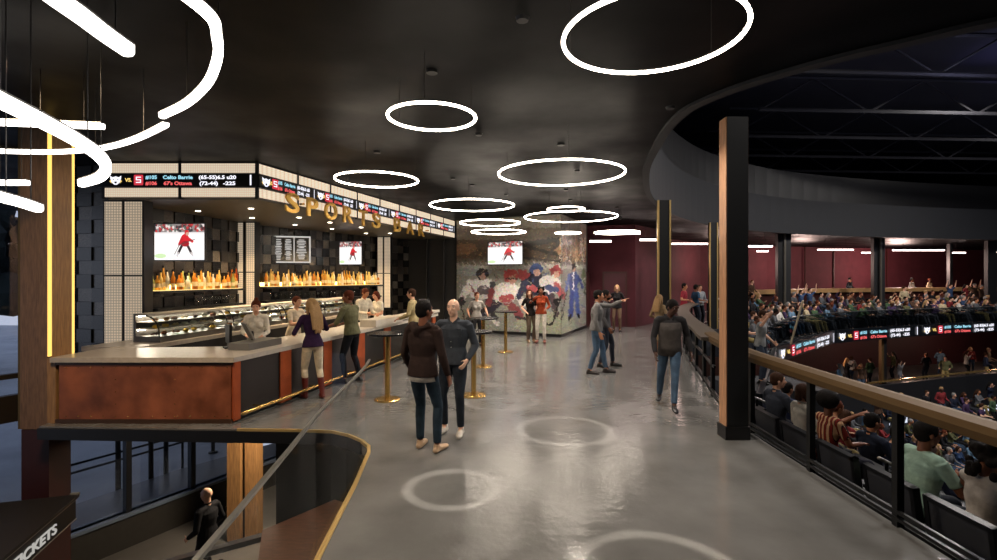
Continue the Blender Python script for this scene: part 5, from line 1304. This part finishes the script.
# at the bar
P((-3.22, 8.66, 0), yawto(-.75, 1), 1.77, 'light', 'longwavy', 'blonde', 'long', '2c1838', 'slim', 'd8c8ae', 'boot', '5c1e16', female=True, hyaw=25, wr=(.02, .34, -.16), wl=(-.06, .30, -.30), lean=5, fr=(.14, -.08, 0), fl=(-.10, .06, 0), vox=.01, label='blonde woman in purple top, cream trousers and red boots at the bar')
P((-2.93, 9.95, 0), yawto(-1, .35), 1.88, 'brown', 'short', 'auburn', 'rolled', '65644a', 'trousers', '15181e', 'shoe', '181412', hyaw=25, wr=(.05, .34, -.32), wl=(-.05, .32, -.34), fr=(.15, -.1, 0), fl=(-.14, .05, 0), lean=6, build=1.06, vox=.011, label='man in olive shirt and black trousers leaning at the bar')
P((-2.10, 12.3, 0), yawto(-1, .1), 1.86, 'light', 'short', 'brown', 'jacket', 'a2936c', 'trousers', '2a2a2e', 'shoe', '2a1c14', wr=(.03, .30, -.34), wl=(-.02, .26, -.36), lean=4, vox=.012, label='man in beige jacket at the far part of the bar')
# staff
P((-4.50, 9.3, 0), yawto(.35, -1), 1.72, 'light', 'bun', 'auburn', 'long', 'd8d2c6', 'trousers', '121214', 'shoe', '121212', female=True, hpitch=-14, lean=6, wr=(-.02, .30, -.30), wl=(.04, .28, -.34), vox=.010, label='bartender with red hair in cream shirt behind the cash register')
P((-4.33, 10.6, 0), yawto(1, -.5), 1.74, 'light', 'short', 'auburn', 'short', 'd6c8b0', 'trousers', '131315', 'shoe', '121212', female=True, wr=(-.04, .36, -.22), wl=(.02, .34, -.30), lean=8, vox=.011, label='bartender in pale short sleeved shirt facing the blonde woman')
P((-3.62, 13.3, 0), yawto(.9, -.6), 1.86, 'tan', 'short', 'auburn', 'long', 'e0dacb', 'trousers', '121214', 'shoe', '121212', wr=(-.05, .30, -.30), wl=(.05, .30, -.32), lean=8, hpitch=-18, vox=.012, label='taller bartender in white shirt, left of the pair far behind the bar')
P((-3.30, 13.75, 0), yawto(-.7, -.9), 1.76, 'light', 'bob', 'auburn', 'short', 'e6e0d4', 'trousers', '121214', 'shoe', '121212', female=True, wr=(.0, .28, -.30), wl=(.02, .28, -.30), lean=6, hpitch=-14, vox=.012, label='shorter bartender in white shirt, right of the pair far behind the bar')
# women by the mural
P((-.66, 15.2, 0), yawto(.2, -1), 1.68, 'light', 'short', 'auburn', 'short', '9c968f', 'wide', '18181a', 'shoe', '181818', female=True, hyaw=15, wr=(.10, .12, -.40), wl=(-.2, .0, -.42), vox=.013, label='woman in pale top and black trousers left of the mural players')
P((1.04, 16.1, 0), yawto(.4, -1), 1.74, 'light', 'long', 'auburn', 'short', '1c1614', 'wide', '5a4c40', 'shoe', 'a08468', female=True, side_lean=4, wr=(.05, .16, -.38), wl=(-.05, .16, -.42), hyaw=-20, vox=.013, label='woman in black top and brown wide trousers before the mural')
P((1.36, 16.0, 0), yawto(-.2, -1), 1.82, 'brown', 'curly', 'black', 'long', '8e3a1e', 'slim', 'd8d0c4', 'shoe', '7a3a2a', female=True, wr=(.14, .16, -.12), er=(1, -.2, -1), wl=(-.02, .18, -.34), vox=.012, label='curly haired woman in orange top and white trousers before the mural')
# pointing group
P((2.15, 10.9, 0), yawto(1, -.25), 1.86, 'tan', 'short', 'black', 'long', '6c6a68', 'slim', '475c72', 'shoe', '2a2220', wl=(-.12, .50, .10), el=(-.6, -.3, -1), wr=(.08, .06, -.52), hyaw=4, lean=3, fr=(.12, -.16, 0), fl=(-.12, .18, 0), curl=.15, build=1.1, denim_b=True, vox=.011, label='man in grey sweater and jeans pointing to the right')
P((2.52, 11.7, 0), yawto(1, -.3), 1.84, 'brown', 'short', 'black', 'long', '4c4a4c', 'trousers', '262a34', 'shoe', '1c1816', wr=(.08, .10, -.50), hyaw=0, vox=.012, fr=(.12, -.14, 0), fl=(-.12, .14, 0), beard='black', label='bearded man standing just behind the pointing man')
P((4.55, 19.2, 0), yawto(-.4, -1), 1.84, 'light', 'bob', 'blonde', 'short', '1c1a1c', 'slim', '6a5444', 'shoe', '1a1210', female=True, wr=(.02, .22, -.20), wl=(-.02, .22, -.24), vox=.014, label='woman in black top with folded arms by the red wall door')
P((4.22, 13.1, 0), yawto(.85, .55), 1.68, 'tan', 'long', 'blonde', 'long', '8a7458', 'dress', '8a7458', 'shoe', '5a4030', female=True, wr=(.05, .24, -.30), wl=(-.03, .2, -.34), vox=.012, label='long haired blonde woman in beige dress in front of the brass edged column')
# walker
WALK = P((2.74, 8.0, 0), yawto(-.3, -1), 1.80, 'dark', 'short', 'black', 'jacket', '2b2a2c', 'slim', '45596e', 'shoe', '141214', twist=8, hyaw=36, hpitch=-20, lean=7, wr=(.06, .14, -.50), wl=(-.13, .02, -.50), fr=(.15, -.34, .05), fl=(-.05, .30, 0), denim_b=True, vox=.010, label='man in dark jacket and jeans walking beside the railing, looking down')
bm = NB(); s_ = WALK['s']; tube(bm, [WALK['sp'](q) for q in (-.10, .06, .16, .30, .42)], [(.192 * s_, .146 * s_), (.178 * s_, .132 * s_), (.168 * s_, .122 * s_), (.194 * s_, .142 * s_), (.17 * s_, .128 * s_)], side=WALK['X'], seg=20, cap=.08)
link('knitted_vest', bm, cloth('4a4542'), WALK['root'], True)
# by the ledge
for x, y, H_, sk, hc, top, c, yaw_, lb in ((7.35, 19.75, 1.90, 'tan', 'black', 'short', '8c2a36', yawto(.8, -.6), 'man in maroon t-shirt at the curved drink ledge'), (7.95, 20.1, 1.84, 'brown', 'black', 'short', '2c4a66', yawto(1, .1), 'person in blue top at the drink ledge, right of the maroon t-shirt'),
        (8.42, 20.9, 1.82, 'light', 'brown', 'long', 'a8aeb2', yawto(.2, -1), 'person in pale shirt at the drink ledge by the distant column')):
    P((x, y, 0), yaw_, H_, sk, 'short', hc, top, c, 'trousers', '2a2c34', 'shoe', '1c1816', wr=(.04, .24, -.28), wl=(-.02, .2, -.34), vox=.015, label=lb)
# lobby man
P((-5.02, 8.6, LOW), yawto(-1, .25), 1.82, 'pale', 'bald', 'grey', 'jacket', '1b1c20', 'trousers', '17181c', 'shoe', '101010', wr=(.05, .16, -.42), wl=(-.05, .16, -.42), vox=.011, label='bald man in black standing in the lobby below')
# near spectators, seated along the railing
Z1 = -.67; EAST = yawto(1, 0)
P((4.16, 7.45, Z1), yawto(1, .15), 1.78, 'light', 'short', 'brown', 'jacket', '2c303a', 'trousers', '1c1e26', 'shoe', '141414', sit=True, hyaw=-24, wr=(.0, .34, -.30), wl=(.0, .34, -.30), vox=.012, label='seated man in dark suit beside the big black column')
P((4.16, 6.82, Z1), yawto(1, .1), 1.70, 'light', 'bob', 'brown', 'long', 'b8b2a6', 'trousers', '2a2a30', 'shoe', '141414', female=True, sit=True, wr=(.0, .30, -.30), wl=(.0, .30, -.30), vox=.013, label='seated spectator in white top behind the thin railing post')
P((4.12, 6.22, Z1), yawto(1, .1), 1.72, 'brown', 'afro', 'black', 'short', '7c2e24', 'trousers', '2a2a34', 'shoe', '141414', female=True, sit=True, hyaw=8, wr=(-.02, .34, -.28), wl=(.1, .46, .02), el=(-.4, 0, -1), vox=.011, label='seated woman with afro hair and red striped top')
P((4.12, 4.86, Z1), yawto(1, -.05), 1.84, 'brown', 'short', 'black', 'short', '98b4a4', 'trousers', '20242c', 'shoe', '141414', sit=True, hyaw=-8, wr=(.02, .36, -.28), wl=(-.02, .34, -.26), build=1.1, lean=4, vox=.010, label='seated man in mint green shirt at the right')
P((4.2, 4.32, Z1), yawto(1, .2), 1.74, 'brown', 'curly', 'black', 'tank', 'b0a8a0', 'trousers', '2a2a34', 'shoe', '141414', female=True, sit=True, hyaw=15, wl=(-.02, .22, .02), el=(-.4, .4, -1), wr=(.0, .3, -.3), lean=4, vox=.010, label='seated woman with dark curls and pale vest at the right edge')
P((5.06, 8.75, Z1 - .42), yawto(1, .3), 1.80, 'tan', 'short', 'black', 'jacket', '232a44', 'trousers', '1c1e26', 'shoe', '141414', sit=True, wl=(-.1, .20, .05), el=(-.6, .2, -1), wr=(.0, .34, -.30), vox=.014, label='seated man in navy jacket in front of the suited man')
P((5.05, 6.75, Z1 - .42), yawto(1, .1), 1.80, 'tan', 'short', 'black', 'long', '1e2434', 'trousers', '1c1e26', 'shoe', '141414', sit=True, wr=(.0, .34, -.30), wl=(.0, .34, -.30), vox=.014, label='seated person in dark navy in the second row beyond the striped top')
P((6.3, 12.0, -.45), yawto(.6, -.6), 1.80, 'light', 'short', 'brown', 'short', '8a8c8c', 'trousers', '3a4250', 'shoe', '141414', wr=(.28, .28, .22), er=(1, .1, -.6), wl=(-.1, .15, -.42), lean=5, vox=.014, label='standing fan in grey t-shirt with raised arm just right of the big column')
bm = NB(); box(bm, (5.4, 11.2, -3.), (7.4, 12.9, -.45)); struct('floor_corner_platform', bm, m_step)
bm = NB(); tube(bm, [(6.78, 11.6, .55), (7.0, 11.5, 1.55)], .022, seg=8); setp(link('fan_stick', bm, mat('pale_wood', 'c8b89a', .5)), 'pale stick held up beside the grey t-shirt fan', 'stick')
flush()

# stripes on the red striped top are a pattern of the cloth
m = bpy.data.materials.get('cloth_7c2e24')
if m:
    nt = m.node_tree; b = nt.nodes['Principled BSDF']; w = nt.nodes.new('ShaderNodeTexWave'); w.inputs['Scale'].default_value = 5.5; w.bands_direction = 'X'
    tc = nt.nodes.new('ShaderNodeTexCoord'); nt.links.new(tc.outputs['Object'], w.inputs[0]); cr = nt.nodes.new('ShaderNodeValToRGB'); cr.color_ramp.interpolation = 'CONSTANT'
    cr.color_ramp.elements[0].color = (*lin('6e2019'), 1); cr.color_ramp.elements[1].position = .35; cr.color_ramp.elements[1].color = (*lin('2a1a1c'), 1)
    e = cr.color_ramp.elements.new(.6); e.color = (*lin('b08a68'), 1); nt.links.new(w.outputs[0], cr.inputs[0]); nt.links.new(cr.outputs[0], b.inputs['Base Color'])

# ---------------------------------------------------------------- spectators in the distance
CR = dict(vox=.024, fingers=False)
def cp(**k): 
    a = dict(loc=(0, 0, 0), yaw=0, H=1.76, label='x'); a.update(CR); a.update(k); return P(**a)['root']
protos = {
    'sitting upright': cp(sit=True, wr=(.0, .34, -.30), wl=(.0, .34, -.30)),
    'sitting and leaning forward': cp(sit=True, lean=22, wr=(-.02, .34, -.26), wl=(.02, .34, -.26), hair='short'),
    'sitting with hands together': cp(sit=True, wr=(-.12, .30, -.10), wl=(.12, .30, -.10), female=True, hair='long', el=(-1, -.2, -1), er=(1, -.2, -1)),
    'sitting with one arm raised': cp(sit=True, wr=(.18, .12, .34), er=(1, 0, 0), wl=(.0, .3, -.3), hair='bob', female=True),
    'sitting turned to a neighbour': cp(sit=True, hyaw=45, twist=15, wr=(.05, .34, -.2), wl=(.0, .3, -.3), hair='quiff', top='short'),
    'standing with both arms raised': cp(wr=(.20, .08, .42), wl=(-.20, .08, .42), er=(1, 0, 0), el=(-1, 0, 0), top='short'),
    'standing': cp(wr=(.06, .2, -.38), wl=(-.04, .2, -.36)),
    'standing with one arm up': cp(wr=(.10, .2, .12), er=(1, 0, -.5), wl=(-.06, .1, -.5), female=True, hair='long'),
}
flush()
COLR = {'white': 'c8c4bc', 'blue': '34496c', 'navy': '1c2234', 'purple': '40304e', 'green': '41583e', 'grey': '5e6064', 'black': '1a1a1e', 'red': '7a2a2e', 'cream': 'b8a888', 'brown': '4c382c', 'light blue': '627f98', 'maroon': '4e1e26', 'olive': '55563a'}
PANT = {'jeans': '34465c', 'dark trousers': '1c1e26', 'grey trousers': '54545a', 'khaki trousers': '8a7a4e', 'black trousers': '141416'}
def dress(root, top, pant, sk, hc, label, group):
    for c in root.children:
        n = c.name.split('.')[0]
        m = {'body': skin(sk), 'hair': hairm(hc), 'trousers': cloth(PANT[pant])}.get(n)
        if n in ('shirt', 'short_sleeved_top'): m = cloth(COLR[top])
        if m:
            c.material_slots[0].link = 'OBJECT'; c.material_slots[0].material = m
    setp(root, label, 'person', group)
ORD = ['first', 'second', 'third', 'fourth', 'fifth', 'sixth', 'seventh', 'eighth', 'ninth', 'tenth', 'eleventh', 'twelfth', 'thirteenth', 'fourteenth', 'fifteenth', 'sixteenth', 'seventeenth', 'eighteenth', 'nineteenth', 'twentieth', 'twenty-first', 'twenty-second', 'twenty-third', 'twenty-fourth', 'twenty-fifth', 'twenty-sixth', 'twenty-seventh', 'twenty-eighth', 'twenty-ninth', 'thirtieth']
used = set()
def spectator(x, y, z, yaw, pose, rr, where, group, top=None, pant=None, sk=None, hc=None):
    top = top or rr.choice(('white', 'blue', 'navy', 'purple', 'green', 'grey', 'grey', 'black', 'black', 'navy', 'red', 'cream', 'brown', 'light blue', 'olive'))
    pant = pant or rr.choice(tuple(PANT)); sk = sk or rr.choice(('light', 'light', 'pale', 'tan', 'brown', 'dark')); hc = hc or rr.choice(('black', 'brown', 'brown', 'blonde', 'auburn', 'grey'))
    src = protos[pose]
    if pose in used: src = copy_tree(src)
    used.add(pose); src.location = (x, y, z); src.rotation_euler = (0, 0, yaw); k = rr.uniform(.95, 1.04); src.scale = (k, k, k)
    dress(src, top, pant, sk, hc, '%s top spectator, %s, %s' % (top, {'sitting upright': 'seated', 'sitting and leaning forward': 'leaning forward', 'sitting with hands together': 'hands together', 'sitting with one arm raised': 'arm raised', 'sitting turned to a neighbour': 'head turned', 'standing with both arms raised': 'both arms up', 'standing': 'standing', 'standing with one arm up': 'standing, arm up'}[pose], where), group); return src
bm = NB(); box(bm, (-.25, -.2, .38), (.25, .25, .43)); box(bm, (-.25, -.24, .4), (.25, -.2, .84)); box(bm, (-.22, -.2, 0), (-.18, .1, .4)); box(bm, (.18, -.2, 0), (.22, .1, .4))
seat_far = link('stadium_seat', bm, mat('seat_plastic', '34353a')); sf_used = [False]
def far_seat(x, y, z, yaw, where):
    o = seat_far if not sf_used[0] else seat_far.copy()
    if sf_used[0]: COL.objects.link(o)
    sf_used[0] = True; o.location = (x, y, z); o.rotation_euler = (0, 0, yaw); setp(o, 'dark seat under a spectator in the ' + where, 'seat', 'seats in the ' + where)
COLS = [o.location for o in bpy.data.objects if o.name.startswith('steel_column')]
def inbowl(q): 
    if any((c.xy - q).length < .8 for c in COLS): return False
    for p in RAIL_N:
        if abs(p.y - q.y) < .6 and q.x < p.x + .45: return False
    return True
rr = random.Random(31); LL = spline(LS, 6)
names = ['far balcony front row', 'far balcony second row', 'far balcony third row', 'far balcony back row']
for ri, (o, z) in enumerate(ROWS):
    path = offset(LL, o); SS = arclen(path); s = .3 + .2 * ri; n = 0
    while s < SS[-1] - .3:
        q, t = along(path, s, SS); px = CX + q.x / q.y * FPX; s += rr.uniform(.62, .86)
        if px < 742 or px > 1004 or q.x < 7.2 or not inbowl(q): continue
        if rr.random() < .22: continue
        stand = rr.random() < .05
        pose = rr.choice(('standing', 'standing with one arm up')) if stand else rr.choice(('sitting upright', 'sitting and leaning forward', 'sitting with hands together', 'sitting with one arm raised', 'sitting turned to a neighbour', 'sitting and leaning forward', 'sitting upright'))
        top = pant = sk = None
        if ri == 2 and 801 < px < 811: pose, top, pant, sk = 'standing with both arms raised', 'blue', 'khaki trousers', 'pale'
        elif ri == 3 and (943 < px < 952 or 973 < px < 983): pose = 'standing with both arms raised'; top = 'blue' if px < 960 else 'brown'
        yaw = yawto(t.y, -t.x) + rr.uniform(-.25, .25)
        n += 1; spectator(q.x, q.y, z, yaw, pose, rr, '%s from left in %s' % (ORD[min(n, 30) - 1], names[ri]), 'spectators in the ' + names[ri], top, pant, sk)
        if not stand and pose.startswith('sit'): far_seat(q.x, q.y, z, yaw, names[ri])
# people standing behind the timber ledge
for i, (px, top, w_) in enumerate(((754, 'brown', 'left end of the timber ledge'), (782, 'grey', 'timber ledge by the pale edged column'), (846, 'black', 'timber ledge, left one of a close pair'), (853, 'grey', 'timber ledge, right one of a close pair'), (880, 'cream', 'timber ledge at the steel edged column'), (904, 'white', 'timber ledge under the longest linear light'), (924, 'cream', 'timber ledge, right of the white topped one'))):
    path = offset(fw, .75); best = min(path, key=lambda p: abs(CX + p.x / p.y * FPX - px)); spectator(best.x if i else at(754, 300, 26.4).x, best.y if i else 26.6, .3, yawto(.5, -1), 'standing', rr, 'behind the ' + w_, 'spectators behind the timber ledge', top)
# lower concourse walkers
for i, px in enumerate((838, 846, 853, 862, 872, 893, 901, 924, 939, 947, 966, 975, 983, 990)):
    path = offset(LP, 1.2 + (i % 3) * 1.0); best = min(spline(path, 8), key=lambda p: abs(CX + p.x / p.y * FPX - px)); spectator(best.x, best.y, -4.1, rr.uniform(0, 6.2), rr.choice(('standing', 'standing', 'standing with one arm up')), rr, '%s from the left on the lower concourse' % ORD[i], 'people on the lower concourse')
# lower stand
for ri, (o, z) in enumerate(LRows[:7]):
    path = spline(offset(LP, o), 6); SS = arclen(path); s = .3 + .3 * (ri % 2); n = 0
    where = 'lower stand row %s' % ('one', 'two', 'three', 'four', 'five', 'six', 'seven')[ri]
    while s < SS[-1] - .3:
        q, t = along(path, s, SS); px = CX + q.x / q.y * FPX; s += rr.uniform(.75, 1.25)
        if px < 835 or px > 1004: continue
        py = HY + (EYE - z - 1.0) / q.y * FPX
        if py > 475: continue
        yaw = yawto(t.y, -t.x) + rr.uniform(-.3, .3); n += 1
        pose = rr.choice(('sitting upright', 'sitting with hands together', 'sitting with one arm raised', 'sitting turned to a neighbour', 'standing', 'sitting and leaning forward')) if ri else rr.choice(('standing', 'standing with one arm up', 'sitting upright', 'sitting with hands together'))
        spectator(q.x, q.y, z, yaw, pose, rr, '%s from left in %s' % (ORD[min(n, 30) - 1], where), 'spectators in the ' + where)
        if pose.startswith('sit'): far_seat(q.x, q.y, z, yaw, where)
# near rows beyond the first
n = 0
for k, ys in ((1, (9.4, 7.8, 5.9)), (2, (8.6, 7.8, 6.9, 6.2))):
    for y in ys:
        n += 1; spectator(4.16 + .92 * k - .02, y, -.67 - .42 * k, EAST + rr.uniform(-.2, .2), rr.choice(('sitting upright', 'sitting with hands together', 'sitting and leaning forward')), rr, '%s from the far end in the near stand, row %s' % (ORD[n - 1], ('two', 'three')[k - 1]), 'spectators in the near stand')
for k, v in protos.items():
    if k not in used:
        for c in list(v.children): bpy.data.objects.remove(c)
        bpy.data.objects.remove(v)

# ---------------------------------------------------------------- sky and view
w = bpy.data.worlds.new('dusk_sky'); scene.world = w; w.use_nodes = True; nt = w.node_tree; bg = nt.nodes['Background']
tc = nt.nodes.new('ShaderNodeTexCoord'); sx = nt.nodes.new('ShaderNodeSeparateXYZ'); cr = nt.nodes.new('ShaderNodeValToRGB')
nt.links.new(tc.outputs['Generated'], sx.inputs[0]); nt.links.new(sx.outputs[2], cr.inputs[0]); nt.links.new(cr.outputs[0], bg.inputs[0])
cr.color_ramp.elements[0].color = (*lin('9a9fac'), 1); cr.color_ramp.elements[1].position = .5; cr.color_ramp.elements[1].color = (*lin('66728c'), 1)
bg.inputs[1].default_value = 2.3
v = scene.view_settings; scene.display_settings.display_device = 'sRGB'; v.view_transform = 'Standard'; v.look = 'None'; v.exposure = 0.0; v.gamma = 1; v.use_curve_mapping = False
cy = scene.cycles; cy.use_denoising = True; cy.max_bounces = 8; cy.transparent_max_bounces = 16; cy.diffuse_bounces = 3; cy.glossy_bounces = 4; cy.transmission_bounces = 6
cy.sample_clamp_indirect = 4; cy.use_light_tree = True; cy.caustics_reflective = False; cy.caustics_refractive = False
